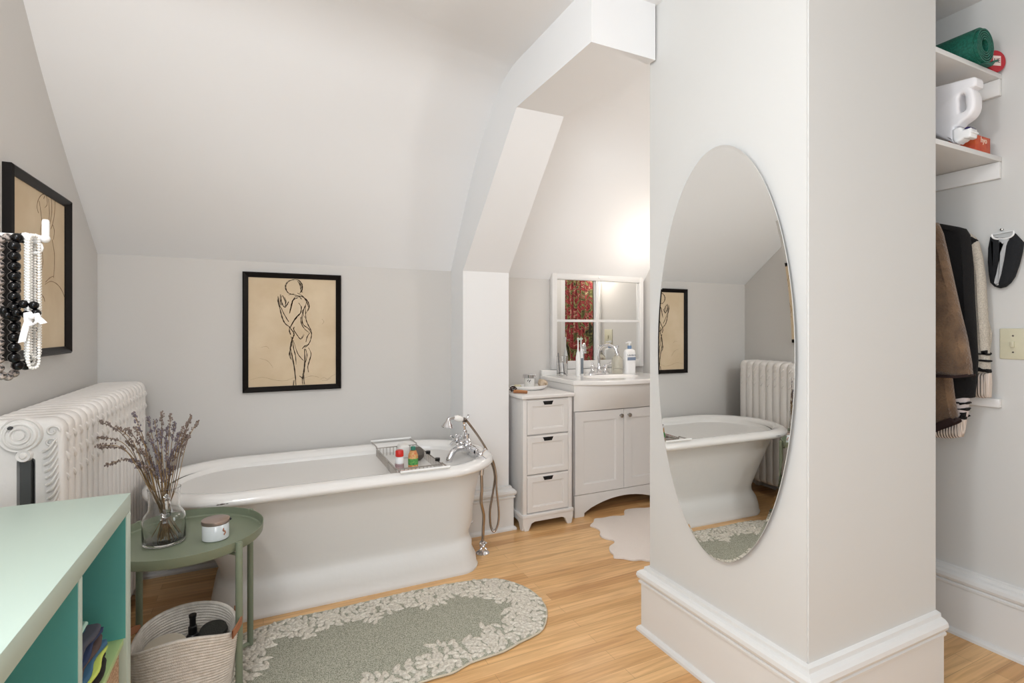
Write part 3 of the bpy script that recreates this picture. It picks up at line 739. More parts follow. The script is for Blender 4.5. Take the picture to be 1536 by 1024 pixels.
for i, (u, v) in enumerate(tips):
    rnd = random.Random(i)
    dep = 2.03+rnd.uniform(-.09, .07); tip = Vector(at_y(u, v, dep))
    a = rnd.uniform(0, 2*PI); rr_ = .03*rnd.random()**.5
    side = (u-242)/60
    neck = Vector((VC[0]+max(-.033, min(.033, side*.03))+rnd.uniform(-.006, .006), VC[1]+rnd.uniform(-.026, .026), VC[2]+.165))
    d = Vector((neck.x-VC[0], neck.y-VC[1])); 
    if d.length > .034: d *= .034/d.length; neck.x, neck.y = VC[0]+d.x, VC[1]+d.y
    foot = Vector((VC[0]-side*.028+rnd.uniform(-.015, .015), VC[1]+rnd.uniform(-.035, .035), VC[2]+.013))
    d = Vector((foot.x-VC[0], foot.y-VC[1])); 
    if d.length > .05: d *= .05/d.length; foot.x, foot.y = VC[0]+d.x, VC[1]+d.y
    mid = neck.lerp(tip, .5)+Vector((0, 0, .015+.03*abs(side)))
    t = thing('lavender_stalk', LAVL.get((u, v), 'dried lavender stalk standing in the clear glass jug'), 'dried flower', foot, 'dried lavender stalks in the glass jug')
    P = catmull([foot, neck, mid, tip], 8)
    bm = bm_new(); tube(bm, P, .0011, 5); obj('stem', bm, STEM if i % 3 else STEM2, t)
    bm = bm_new(); Ls = rnd.uniform(.045, .075); acc = 0; k = len(P)-1
    while acc < Ls and k > 1:
        seglen = (P[k]-P[k-1]).length; m_ = max(2, int(seglen/.0042))
        for j in range(m_):
            q = P[k].lerp(P[k-1], j/m_); f_ = (acc+seglen*j/m_)/Ls
            if f_ > .62 and f_ < .78: continue
            for z in range(3):
                o = Vector((rnd.uniform(-1, 1), rnd.uniform(-1, 1), rnd.uniform(-1, 1)))*(.0042+.0018*math.sin(PI*min(f_*1.3, 1)))
                ball(bm, q+o, rnd.uniform(.0016, .0028), 1, 1, 1.5, 1)
        acc += seglen; k -= 1
    obj('flower_spike', bm, LAV[0] if (190 < u < 275 and i % 4) else LAV[1], t, sm=True)

# candle tin
CC = (-.143, 1.985, .502)
t = thing('candle', 'small candle in a white jar with copper lid on the side table', 'candle', CC)
bm = bm_new(); lathe(bm, [(0, 0), (.037, 0), (.040, .003), (.040, .052), (.038, .055), (.036, .055), (.036, .008), (0, .008)], CC, 40); obj('jar', bm, mat('white_glass_jar', (224, 228, 230), .12, coat=.5), t)
bm = bm_new(); lathe(bm, [(0, .0665), (.037, .066), (.0415, .064), (.042, .060), (.042, .054), (.0405, .052), (.038, .052), (0, .056)], CC, 40); obj('lid', bm, mat('copper_tin_lid', (186, 168, 160), .3, .85), t)
TG = lambda c, r, ang, z: frameT((c[0]+r*math.cos(ang), c[1]+r*math.sin(ang), c[2]+z), (-math.sin(ang), math.cos(ang), 0), (0, 0, 1))
bm = bm_new(); 
for a in range(6):
    b = bm_new(); 
    ang = R(-48)+.10*math.sin(a*1.1); ball(bm, (CC[0]+.0402*math.cos(ang), CC[1]+.0402*math.sin(ang), CC[2]+.02+.0035*a), .0035, .6, .6, 1.1, 2)
obj('bird_print', bm, mat('rust_print', (176, 120, 96), .6), t)
bm = bm_new(); ball(bm, (CC[0]+.043, CC[1]+.0, CC[2]+.058), .004); obj('lid_catch', bm, BLK, t)

# rope basket with its contents
BC = (-.213, 1.86)
t = thing('rope_basket', 'off-white coiled rope basket with tan leather handles under the side table', 'basket', (*BC, .012))
ROPE = mat('natural_cotton_rope', (224, 217, 208), .85, bump=(420, .6, .003), var=(60, (208, 200, 190)))
bm = bm_new(); seg = 72
def brad(z, a):
    f_ = z/.30; rx = .108+.040*f_**.8; ry = .088+.036*f_**.8
    return rx, ry
def rimz(a):   # the rim dips at the handles' sides and rises front and back
    return .290-.020*math.cos(2*a)-.018*math.exp(-((math.sin(a))/.35)**2)+.005*math.sin(a*3)
rings = []
NR = 34; inner = []
for i in range(NR*4+1):
    f_ = i/(NR*4); ring = []
    for k in range(seg):
        a = 2*PI*k/seg; z = .012+f_*(rimz(a)-.012); rx, ry = brad(z, a); bul = .0018*abs(math.sin(PI*f_*NR)); rd = min(1, .80+f_*4.5) if f_ < .05 else 1
        ring.append((BC[0]+(rx+bul)*rd*math.cos(a), BC[1]+(ry+bul)*rd*math.sin(a), z))
    rings.append(ring)
for i in range(NR*4+1):
    f_ = 1-i/(NR*4); ring = []
    for k in range(seg):
        a = 2*PI*k/seg; z = .02+f_*(rimz(a)-.02); rx, ry = brad(z, a); bul = .0018*abs(math.sin(PI*f_*NR))
        ring.append((BC[0]+(rx-.008-bul)*math.cos(a), BC[1]+(ry-.008-bul)*math.sin(a), z))
    rings.append(ring)
loft(bm, rings); obj('woven_body', bm, ROPE, t, ang=60)
for s in (-1, 1):
    bm = bm_new(); P = []
    a0 = 0 if s > 0 else PI
    for k in range(9):
        q = (k/8-.5)*1.15; a = a0+q; rx, ry = brad(.29, a); P.append((BC[0]+(rx+.006)*math.cos(a), BC[1]+(ry+.006)*math.sin(a), rimz(a)+.006+.040*math.cos(q*PI/1.15)))
    prev = None
    for p_ in catmull(P, 4):
        n_ = Vector((p_.x-BC[0], p_.y-BC[1], 0)).normalized(); cur = [bm.verts.new(p_+n_*.002+Vector((0, 0, -.024))), bm.verts.new(p_+n_*.002+Vector((0, 0, .0))), bm.verts.new(p_-n_*.002), bm.verts.new(p_-n_*.002+Vector((0, 0, -.024)))]
        if prev:
            for k in range(4): bm.faces.new((prev[k], prev[(k+1) % 4], cur[(k+1) % 4], cur[k]))
        prev = cur
    obj('leather_handle', bm, LEATHER, t)
bm = bm_new(); lathe(bm, [(0, .0), (.052, 0), (.057, .02), (.058, .205), (.054, .215), (0, .217)], (-.262, 1.862, .05), 32, Matrix.Rotation(R(10), 3, 'X')); tag(obj('canister', bm, mat('beige_plastic', (186, 176, 160), .5)), 'beige round-topped canister at the left inside the rope basket', 'canister')
c = (-.200, 1.905, .03)
t = thing('pump_bottle', 'black bottle standing in the middle of the rope basket', 'bottle', c)
obj('bottle_body', lathe(bm_new(), [(0, 0), (.022, 0), (.023, .004), (.023, .195), (.016, .21), (.012, .213), (0, .213)], c, 20), BLK, t)
obj('cap', lathe(bm_new(), [(0, .213), (.0125, .213), (.0125, .235), (.009, .238), (.009, .262), (.011, .264), (.011, .272), (0, .272)], c, 16), BLK, t)
t = thing('hair_brush', 'dark round brush lying at the right side of the rope basket', 'brush', (-.135, 1.89, .23))
bm = bm_new(); lathe(bm, [(0, -.008), (.036, -.008), (.041, 0), (.038, .010), (.0, .014)], (-.142, 1.882, .246), 28, Matrix.Rotation(R(14), 3, 'X')); obj('brush_disc', bm, mat('dark_olive_rubber', (44, 44, 40), .6, bump=(300, .6, .003)), t)
bm = bm_new(); tube(bm, [(-.165, 1.85, .244), (-.15, 1.80, .246)], .007, 8); obj('handle', bm, mat('grey_clip', (120, 116, 110), .5), t)
t = thing('hair_clip', 'small dark clip at the left front inside the rope basket', 'clip', (-.29, 1.80, .238))
bm = bm_new(); tube(bm, [(-.300, 1.815, .238), (-.285, 1.812, .252), (-.270, 1.818, .240)], .004, 8, sub=3); obj('clip_bar', bm, BLK, t)

# ---------------------------------------------------------------- mint cube unit with clothes
UX, UY, UH = -.291, 1.542, .80
t = thing('storage_unit', 'mint green open cube shelf unit in the near left corner', 'shelf unit', (UX-.195, UY-.42, 0))
tb = .042
obj('top_board', B(UX-.39, UX, UY-.86, UY, UH-tb, UH, .0015), MINT, t)
obj('bottom_board', B(UX-.39, UX, UY-.86, UY, .02, .02+tb, .0015), MINT, t)
for y in (UY-.86, UY-tb): obj('side_panel', B(UX-.39, UX, y, y+tb, .02+tb, UH-tb, .0015), MINT, t)
obj('divider', B(UX-.385, UX, 1.150, 1.168, .02+tb, UH-tb, .001), MINT, t)
SH = .470
obj('inner_shelf', B(UX-.385, UX-.006, 1.168, UY-tb, SH-.014, SH, .001), LIMESH, t)
obj('back_panel', B(UX-.39, UX-.382, UY-.82, UY-tb, .06, UH-tb), TEAL_BOUNCE, t)
obj('bounce_tint_sheet', B(UX-.382, UX-.002, UY-tb-.0015, UY-tb-.0002, SH, UH-tb-.001), TEAL_BOUNCE, t)  # thin teal sheets added to carry the bounced light on mint panels
obj('bounce_tint_sheet', B(UX-.382, UX-.002, 1.1482, 1.1498, .07, UH-tb-.001), TEAL_BOUNCE, t)
for x0_ in (UX-.38, UX-.03):
    for y_ in (UY-.85, UY-.04): obj('foot', B(x0_, x0_+.03, y_, y_+.03, 0, .02, .002), MINT, t)
bm = B(UX-.16, UX-.012, 1.20, UY-tb-.012, .28, SH-.02, .004)
tag(obj('cork_block', bm, mat('speckled_cork', (206, 176, 146), .9, var=(220, (150, 112, 80)), bump=(200, .6, .003))), 'speckled cork block in the compartment below the lime shelf', 'block')
# folded clothes piled flat on the lime shelf
def fold(label, z0, z1, yb, xf, col, sag):
    bm = bm_new(); n = 14; rings = []
    h = (z1-z0)/2; zc = (z0+z1)/2
    for k in range(n+1):
        q = k/n; y = 1.170+(yb-1.170)*q; e = 1 if q < .93 else math.sqrt(max(.03, 1-((q-.93)/.07)**2)); dz = sag*math.sin(q*PI)+.0012*math.sin(k*1.9+z0*300)
        f_ = xf+.004*math.sin(k*.8+z0*200); ring = []
        for j in range(9):
            a = -PI/2+PI*j/8; ring.append((f_-h+h*math.cos(a)*e, y, zc+dz*(zc-SH)*8+h*math.sin(a)*e))
        ring += [(xf-.26, y, zc+h*e), (xf-.26, y, zc-h*e)]
        rings.append(ring)
    loft(bm, rings)
    return tag(obj('folded_garment', bm, mat(col[0], col[1], .9, bump=(120, .3, .002)), ang=60), label, 'folded clothes', 'folded clothes piled on the lime green shelf')
fc = [('black_cloth', (30, 27, 29)), ('black_cloth', (30, 27, 29)), ('lime_yellow_cloth', (206, 222, 110)), ('blue_cloth', (66, 108, 140)), ('brown_grey_cloth', (92, 76, 72)), ('navy_cloth', (44, 58, 92)), ('charcoal_cloth', (80, 82, 94)), ('dark_teal_cloth', (24, 88, 108))]
fl = ['black folded garment at the bottom of the pile on the lime shelf', 'black folded garment just under the bright yellow-green one', 'bright yellow-green folded garment in the pile on the lime shelf', 'muted blue folded garment resting on the yellow-green one',
      'brown grey folded garment in the middle of the pile', 'navy folded garment under the charcoal one', 'charcoal folded garment just under the teal top piece', 'dark teal folded garment with pale piping on top of the pile']
zz = SH+.0008; hs_ = [.021, .017, .009, .012, .014, .011, .015, .024]
for i in range(8):
    o = fold(fl[i], zz, zz+hs_[i], (1.412, 1.402, 1.388, 1.396, 1.402, 1.398, 1.392, 1.345)[i], UX-(.012, .018, .008, .014, .018, .02, .022, .034)[i], fc[i], .002)
    zz += hs_[i]+.0006
bm = bm_new(); tube(bm, [(UX-.034, 1.172, zz+.001), (UX-.034, 1.25, zz+.003), (UX-.036, 1.32, zz), (UX-.045, 1.346, zz-.006), (UX-.10, 1.35, zz-.004), (UX-.2, 1.35, zz-.002)], .0042, 8, sub=4)
p_ = obj('pale_piping', bm, mat('pale_mint_trim', (190, 230, 216), .5), None); p_.parent = o; p_.data.transform(Matrix.Translation(-o.location))

# ---------------------------------------------------------------- rugs
def rug_mat():
    m = bpy.data.materials.new('sage_rug_with_white_leaf_scrolls'); m.use_nodes = True; nt = m.node_tree; N = nt.nodes; L = nt.links
    b = N['Principled BSDF']; tc = N.new('ShaderNodeTexCoord')
    v = N.new('ShaderNodeTexNoise'); v.inputs['Scale'].default_value = 330; v.inputs['Detail'].default_value = 2
    L.new(tc.outputs['Object'], v.inputs['Vector'])
    r = N.new('ShaderNodeValToRGB'); r.color_ramp.elements[0].position = .36; r.color_ramp.elements[1].position = .62
    r.color_ramp.elements[0].color = (*lin((122, 124, 106)), 1); r.color_ramp.elements[1].color = (*lin((200, 198, 182)), 1)
    L.new(v.outputs['Fac'], r.inputs['Fac']); L.new(r.outputs['Color'], b.inputs['Base Color'])
    b.inputs['Roughness'].default_value = .95
    bp = N.new('ShaderNodeBump'); bp.inputs['Strength'].default_value = .8; bp.inputs['Distance'].default_value = .004
    L.new(v.outputs['Fac'], bp.inputs['Height']); L.new(bp.outputs['Normal'], b.inputs['Normal'])
    return m
# outline traced on the floor: far edge, right end, near edge, left end (mostly under the table and shelf unit)
ro = [at_z(u, v, .008)[:2] for u, v in ((340, 968), (353, 960), (373, 948), (406, 936), (440, 926), (489, 916), (546, 903), (619, 886), (672, 876), (712, 870), (747, 868), (772, 874), (795, 884), (812, 899), (820, 915), (818, 934), (808, 948), (778, 963), (755, 976), (705, 993), (679, 1008), (629, 1023))]
ro += [(.38, 1.655), (.28, 1.63), (.16, 1.625), (.05, 1.60), (-.06, 1.60), (-.14, 1.63), (-.18, 1.70), (-.17, 1.80), (-.16, 1.95), (-.16, 2.08)]
RO = catmull([(x, y, 0) for x, y in ro], 4, True)
def rug(name, label, outline, h, m):
    bm = bm_new(); c = sum(outline, Vector())/len(outline)
    rings = []
    for s, z in ((1, .001), (1, h*.55), (.995, h*.9), (.985, h)):
        rings.append([(c.x+(p.x-c.x)*s, c.y+(p.y-c.y)*s, z) for p in outline])
    loft(bm, rings); o = obj(name, bm, m, None, ang=40); return o
t = thing('bath_rug', 'long sage green bath rug with a white scrolling leaf border beside the bathtub', 'rug', (.45, 1.95, 0))
o = rug('rug_base', '', RO, .010, rug_mat()); o.data.transform(Matrix.Translation(-t.location)); o.parent = t
# raised white leaf tufts following the border, three wandering rows
SHAG = mat('white_rug_tufts', (236, 230, 218), .95, bump=(260, .9, .004), var=(120, (200, 192, 178)))
rnd = random.Random(3)
cen = Vector((.45, 1.94, 0))
def leaf(bm, p, d, L, wd, curve, z0=.009, h=.007):
    """one curled tuft leaf: rounded low ridge"""
    n = 6; s = Vector((-d.y, d.x, 0)); prev = None
    for i in range(n+1):
        q = i/n; c = p+d*L*q+s*curve*L*q*q; wv = wd*(math.sin(PI*min(1, q*.88+.12))**.7)*.5+.0006
        z = h*(math.sin(PI*(q*.9+.08))**.5)
        dd = (d+s*2*curve*q).normalized(); ss = Vector((-dd.y, dd.x, 0))
        cur = [bm.verts.new(c+ss*wv+Vector((0, 0, z0))), bm.verts.new(c+ss*wv*.6+Vector((0, 0, z0+z*.85))), bm.verts.new(c+Vector((0, 0, z0+z))), bm.verts.new(c-ss*wv*.6+Vector((0, 0, z0+z*.85))), bm.verts.new(c-ss*wv+Vector((0, 0, z0)))]
        if prev:
            for k in range(4): bm.faces.new((prev[k], prev[k+1], cur[k+1], cur[k]))
        prev = cur
bm = bm_new()
per = even(RO, .024); NP = len(per)
for i, p in enumerate(per):
    tg = (per[(i+1) % NP]-per[i-1]).normalized(); inn = Vector((-tg.y, tg.x, 0))
    if (cen-p).dot(inn) < 0: inn = -inn
    ph = i*.026*2*PI/.27
    bw = .150+.024*math.sin(ph)+.012*math.sin(ph*2.3+1)
    # spray of leaves from a wavy spine
    for row in range(6):
        off = .014+bw*(row+.5*(i % 2))/6
        if off > bw: continue
        base = p+inn*off+tg*rnd.uniform(-.008, .008)
        ang = math.sin(ph+row*.9)*1.2+rnd.uniform(-.55, .55)+(0 if row % 2 else PI)
        d = (tg*math.cos(ang)+inn*math.sin(ang)).normalized()
        L = rnd.uniform(.030, .048)
        if row == 0 and d.dot(inn) < -.2: d = (d-inn*2*d.dot(inn)).normalized()
        leaf(bm, base-d*L*.4, d, L, rnd.uniform(.015, .025), rnd.uniform(-.7, .7))
obj('leaf_border', bm, SHAG, t, ang=70)
bm = bm_new(); tube(bm, [(p.x, p.y, .006) for p in RO[::2]], .0038, 6, closed=True); obj('bound_edge', bm, mat('pale_rug_binding', (206, 196, 176), .9), t)

WR = [at_z(u, v, .006) for u, v in ((1010, 752), (974, 761), (955, 762), (937, 765), (936, 773), (919, 774), (903, 777), (892, 778), (890, 783), (885, 788), (893, 791), (900, 796), (900, 803), (910, 808), (920, 810), (921, 815), (914, 820), (915, 827), (920, 831), (921, 836), (935, 837), (950, 840), (962, 839), (974, 841), (1000, 840))]
WR = [Vector((x, y, 0)) for x, y, _ in WR]+[Vector(p) for p in ((2.05, 2.02, 0), (2.25, 2.0, 0), (2.40, 2.05, 0), (2.55, 2.15, 0), (2.50, 2.3, 0), (2.56, 2.42, 0), (2.48, 2.55, 0), (2.52, 2.66, 0))]
o = rug('scalloped_rug', '', catmull(WR, 3, True), .010, mat('blush_white_rug_pile', (238, 228, 220), .95, bump=(180, .8, .004)))
tag(o, 'small white rug with scalloped edges in front of the vanity', 'rug')

# ---------------------------------------------------------------- slim drawer cabinet
def panel_front(bm, x0, x1, z0, z1, y, fr=.030, rec=.007, th=.016, bev=.0012):
    """shaker front: outer frame with a recessed field, facing -Y at y"""
    def ringf(a, yy): return [bm.verts.new(q) for q in ((x0+a, yy, z0+a), (x1-a, yy, z0+a), (x1-a, yy, z1-a), (x0+a, yy, z1-a))]
    R_ = [ringf(0, y+th), ringf(0, y+.002), ringf(.002, y), ringf(fr, y), ringf(fr+.003, y+rec*.4), ringf(fr+.006, y+rec*.4), ringf(fr+.008, y+rec)]
    for a, b in zip(R_, R_[1:]):
        for k in range(4): bm.faces.new((a[k], a[(k+1) % 4], b[(k+1) % 4], b[k]))
    bm.faces.new(R_[-1]); bm.faces.new(R_[0][::-1])
    return bm
CX0, CX1, CY0, CY1 = 1.384, 1.722, 2.742, 3.17
t = thing('drawer_cabinet', 'narrow white three-drawer cabinet beside the vanity', 'cabinet', ((CX0+CX1)/2, 2.95, 0))
bm = bm_new(); box(bm, CX0+.006, CX1-.006, CY0+.017, CY1, .075, .775, .002)
for x in (CX0, CX1-.026): box(bm, x, x+.026, CY0, CY0+.03, .09, .778, .002)
for z in (.09, .316, .552, .768): box(bm, CX0+.026, CX1-.026, CY0+.003, CY0+.02, z-.005, z+.005)
obj('cabinet_body', bm, CABW, t, ang=30)
obj('top_board', B(CX0-.014, CX1+.014, CY0-.016, CY1, .779, .801, .006, 3), CABW, t)
for z0, z1 in ((.565, .765), (.328, .548), (.100, .312)):
    d = obj('drawer', panel_front(bm_new(), CX0+.028, CX1-.028, z0, z1, CY0-.001, .032), CABW, t, ang=25)
    c = (CX0+CX1)/2
    bm = bm_new(); prism(bm, [(c-.036, z1-.004), (c+.036, z1-.004), (c+.026, z1-.026), (c-.026, z1-.026)], 'y', CY0-.0022, CY0+.002); obj('pull_cutout_shade', bm, BLACK, d, sm=False)  # black plate stands in for the shaded handle cutout
# plinth: moulded band and four tapered feet with a shallow arch between
bm = bm_new(); box(bm, CX0-.008, CX1+.008, CY0-.010, CY1, .072, .094, .004)
def foot_poly(a0, a1): return [(a0, .073), (a0+.0, .045), (a0+.012, .0), (a0+.038, .0), (a0+.058, .040), (a0+.08, .048), (a1-.08, .048), (a1-.058, .040), (a1-.038, 0), (a1-.012, 0), (a1, .045), (a1, .073)]
prism(bm, foot_poly(CX0-.004, CX1+.004), 'y', CY0-.006, CY0+.012)
for x in (CX0-.0035, CX1-.0125): prism(bm, foot_poly(CY0-.0055, CY1), 'x', x, x+.016)
obj('plinth', bm, CABW, t, ang=30)

# dish and small things on the cabinet
DZ = .802
dc = ((CX0+CX1)/2-.005, 2.985)
def ell(cx, cy, a, b, z, n=40, w_=0): return [(cx+a*(1+w_*math.cos(6*k*2*PI/n))*math.cos(2*PI*k/n), cy+b*(1+w_*math.cos(6*k*2*PI/n))*math.sin(2*PI*k/n), z) for k in range(n)]
bm = bm_new(); loft(bm, [ell(*dc, .09, .05, DZ), ell(*dc, .118, .062, DZ+.008), ell(*dc, .134, .072, DZ+.022, w_=.01), ell(*dc, .138, .075, DZ+.030, w_=.014), ell(*dc, .133, .071, DZ+.030, w_=.014), ell(*dc, .118, .060, DZ+.016), ell(*dc, .09, .048, DZ+.008)])
tag(obj('oval_dish', bm, CERAM), 'white oval ceramic dish on top of the narrow cabinet', 'dish')
jc = (dc[0]+.005, dc[1], DZ+.0085)
t = thing('glass_jar', 'small white jar with silver lid and dark motif standing in the oval dish', 'jar', jc)
obj('jar_body', lathe(bm_new(), [(0, 0), (.032, 0), (.034, .004), (.034, .070), (0, .070)], jc, 28), mat('white_jar_glass', (232, 230, 226), .1, coat=.5), t)
obj('lid', lathe(bm_new(), [(.034, .068), (.043, .070), (.043, .090), (.038, .094), (0, .094)], jc, 28), CHROME, t)
bm = bm_new(); ang = R(-122)
for a, z, r in ((-.25, .052, .006), (-.1, .058, .005), (.08, .05, .007), (.25, .056, .005), (.0, .042, .003), (.15, .036, .003)):
    ball(bm, (jc[0]+.0335*math.cos(ang+a), jc[1]+.0335*math.sin(ang+a), jc[2]+z), r, .5, .5, 1, 1)
obj('dark_motif', bm, mat('ink_print', (50, 46, 44), .6), t)
def succulent(name, label, c, r, cols, n=9):
    t = thing(name, label, 'succulent', c)
    for ring_, k in ((1, n), (.6, n-3)):
        bm = bm_new()
        for i in range(k):
            a = 2*PI*i/k+ring_; ball(bm, (c[0]+r*ring_*.6*math.cos(a), c[1]+r*ring_*.6*math.sin(a), c[2]+.012+.014*(1-ring_)*2), r*.34, 1, 1, .7, 1)
        obj('leaf_rosette', bm, cols[0] if ring_ == 1 else cols[1], t)
succulent('succulent', 'pale green succulent at the left end of the oval dish', (dc[0]-.088, dc[1]-.012, DZ+.008), .036, (mat('pale_green_leaf', (150, 166, 112), .6), mat('cream_leaf', (214, 206, 176), .6)))
bm = bm_new(); lathe(bm, [(0, 0), (.012, .002), (.030, .018), (.034, .038), (.026, .050), (.010, .056), (0, .056)], (dc[0]+.085, dc[1]-.005, DZ+.009), 18, Matrix.Rotation(R(28), 3, 'Y'))
for v in bm.verts: v.co.z += .0035*math.sin(v.co.x*300+v.co.y*200)
tag(obj('sea_shell', bm, mat('shell_cream', (226, 208, 184), .4, var=(50, (166, 140, 112)))), 'cream and brown sea shell at the right end of the oval dish', 'shell')
bm = bm_new()
for k in range(24):
    a = k*2.4; z = k/24; r = .020*math.sin(PI*(z*.85+.12)); ball(bm, (1.395+r*math.cos(a), 2.90+r*math.sin(a), DZ+.006+.034*z), .0065, 1, 1, .6, 1)
tag(obj('pine_cone', bm, mat('dark_pine_cone', (62, 46, 38), .8)), 'small dark pine cone at the back left corner of the cabinet top', 'pine cone')
t = thing('wooden_brush', 'small wooden brush lying at the left edge of the cabinet top', 'brush', (1.425, 2.84, DZ))
bm = bm_new(); tube(bm, [(1.385, 2.87, DZ+.012), (1.41, 2.845, DZ+.013), (1.45, 2.815, DZ+.011)], lambda q: .009-.004*abs(q-.4), 10, sub=3); obj('handle', bm, WOODH, t)
bm = bm_new(); tube(bm, [(1.378, 2.86, DZ+.008), (1.44, 2.80, DZ+.008)], .006, 8); obj('second_handle', bm, mat('dark_wood_tip', (150, 96, 56), .5), t)

# ---------------------------------------------------------------- vanity
VX0, VX1, VY = 1.775, 2.54, 2.792
vm = (VX0+VX1)/2
def bow(x, y, k): return y-k*(1-((x-vm)/(VX1-VX0)*2)**2)
t = thing('vanity', 'white two-door bathroom vanity with bowed ceramic washbasin top', 'vanity', (vm, 3.0, 0))
bm = bm_new(); box(bm, VX0+.004, VX1-.004, VY+.018, YN-.02, .10, .68); obj('cabinet_body', bm, CABW, t, sm=False)
# skirt with arch
ar = [(VX0, .138), (VX0, 0), (VX0+.07, 0), (VX0+.072, .022)]
for k in range(13):
    q = k/12; x = VX0+.072+(VX1-VX0-.144)*q; ar.append((x, .022+.072*math.sin(PI*q)**.75))
ar += [(VX1-.072, .022), (VX1-.07, 0), (VX1, 0), (VX1, .138)]
bm = bm_new(); prism(bm, ar, 'y', VY, VY+.02)
for x in (VX0, VX1-.018): box(bm, x, x+.018, VY+.02, YN-.02, 0, .68)
obj('skirt_and_sides', bm, CABW, t, sm=False)
for x0, x1, kx in ((VX0+.002, vm-.0018, vm-.032), (vm+.0018, VX1-.002, vm+.034)):
    d = obj('door', panel_front(bm_new(), x0, x1, .141, .668, VY-.001, .062, .008), CABW, t, ang=25)
    bm = bm_new(); lathe(bm, [(0, 0), (.006, 0), (.006, .010), (.011, .014), (.014, .020), (.012, .027), (.005, .030), (0, .031)], (kx, VY-.001, .625), 16, dirM((0, -1, 0))); obj('knob', bm, STEEL, d)
# bowed ceramic apron and top
n = 25; xs = [VX0-.006+(VX1-VX0+.012)*k/(n-1) for k in range(n)]
bm = bm_new(); R1 = []
for z, k0, oy in ((.672, .012, 0), (.70, .035, 0), (.76, .075, -.002), (.81, .10, -.003), (.838, .108, -.004)):
    R1.append([bm.verts.new((x, bow(x, VY+oy, k0), z)) for x in xs])
for a, b in zip(R1, R1[1:]):
    for k in range(n-1): bm.faces.new((a[k], a[k+1], b[k+1], b[k]))
for e in (0, -1):
    bm.faces.new([r[e] for r in R1]+[bm.verts.new((xs[e], YN-.02, .838)), bm.verts.new((xs[e], YN-.02, .672))])
obj('basin_apron', bm, CERAM, t, ang=50)
def top_out(off, z):
    f_ = [(x, bow(x, VY-.012+off, .118), z) for x in xs]
    return [(xs[0]-.01+off, YN-.003, z)]+[(p[0]-(.01-off)*(1 if i == 0 else (-1 if i == n-1 else 0)), p[1], z) for i, p in enumerate(f_)]+[(xs[-1]+.01-off, YN-.003, z)]
bm = bm_new(); rings = [top_out(.006, .838), top_out(0, .843), top_out(0, .862), top_out(.003, .867), top_out(.008, .869)]
loft(bm, rings, True, False)
# basin bowl cut into the top: ring bridge from outline to ellipse
pol = [(p[0], p[1]) for p in rings[-1]]; cb = (vm, 2.93); NB = 96
def hit(a):
    best = None; dx, dy = math.cos(a), math.sin(a)
    for (x1, y1), (x2, y2) in zip(pol, pol[1:]+pol[:1]):
        ex, ey = x2-x1, y2-y1; den = dx*ey-dy*ex
        if abs(den) < 1e-9: continue
        q = ((x1-cb[0])*ey-(y1-cb[1])*ex)/den; r_ = ((x1-cb[0])*dy-(y1-cb[1])*dx)/den
        if q > 0 and -1e-6 <= r_ <= 1+1e-6 and (best is None or q < best): best = q
    return (cb[0]+dx*best, cb[1]+dy*best, .869)
R2 = [[hit(2*PI*k/NB) for k in range(NB)]]+[[(cb[0]+a*math.cos(2*PI*k/NB), cb[1]+b_*math.sin(2*PI*k/NB), z) for k in range(NB)] for a, b_, z in ((.215, .125, .869), (.208, .118, .863), (.19, .105, .83), (.14, .08, .79), (.05, .03, .775))]
loft(bm, R2, False, True)
obj('basin_top', bm, CERAM, t, ang=35)
obj('backsplash', B(VX0-.016, VX1+.016, YN-.028, YN-.002, .866, .905, .005, 3), CERAM, t)
# faucet
FC = (2.175, 3.10, .869)
t = thing('basin_tap', 'chrome gooseneck basin tap with two lever handles on the vanity', 'tap', FC)
bm = bm_new(); bm2 = bm_new()
loft(bm, [ell(*FC[:2], .085, .026, .869), ell(*FC[:2], .085, .026, .877), ell(*FC[:2], .075, .020, .883)])
lathe(bm, [(0, 0), (.022, 0), (.024, .012), (.014, .03), (.017, .04), (.017, .046), (.011, .055), (.010, .08)], FC, 20); obj('deck_plate', bm, CHROME, t)
bm = bm_new(); tube(bm, [(FC[0], FC[1], .945), (FC[0], FC[1], 1.02), (FC[0]+.012, FC[1]-.012, 1.060), (FC[0]+.04, FC[1]-.045, 1.080), (FC[0]+.072, FC[1]-.085, 1.062), (FC[0]+.085, FC[1]-.10, 1.02)], lambda q: .0095+.001*q, 14, sub=6); ball(bm, (FC[0]+.0865, FC[1]-.102, 1.012), .013, 1, 1, .8); obj('gooseneck_spout', bm, CHROME, t)
for s in (-1, 1):
    bm = bm_new(); c = (FC[0]+s*.055, FC[1], .869); lathe(bm, [(0, 0), (.024, 0), (.026, .01), (.014, .028), (.012, .04), (.018, .05), (.018, .058), (.008, .07), (0, .072)], c, 18)
    tube(bm, [(c[0], c[1], .93), (c[0]+s*.022, c[1]-.03, .948)], .0055, 8); ball(bm, (c[0]+s*.023, c[1]-.032, .949), .008); obj('handle', bm, CHROME, t)
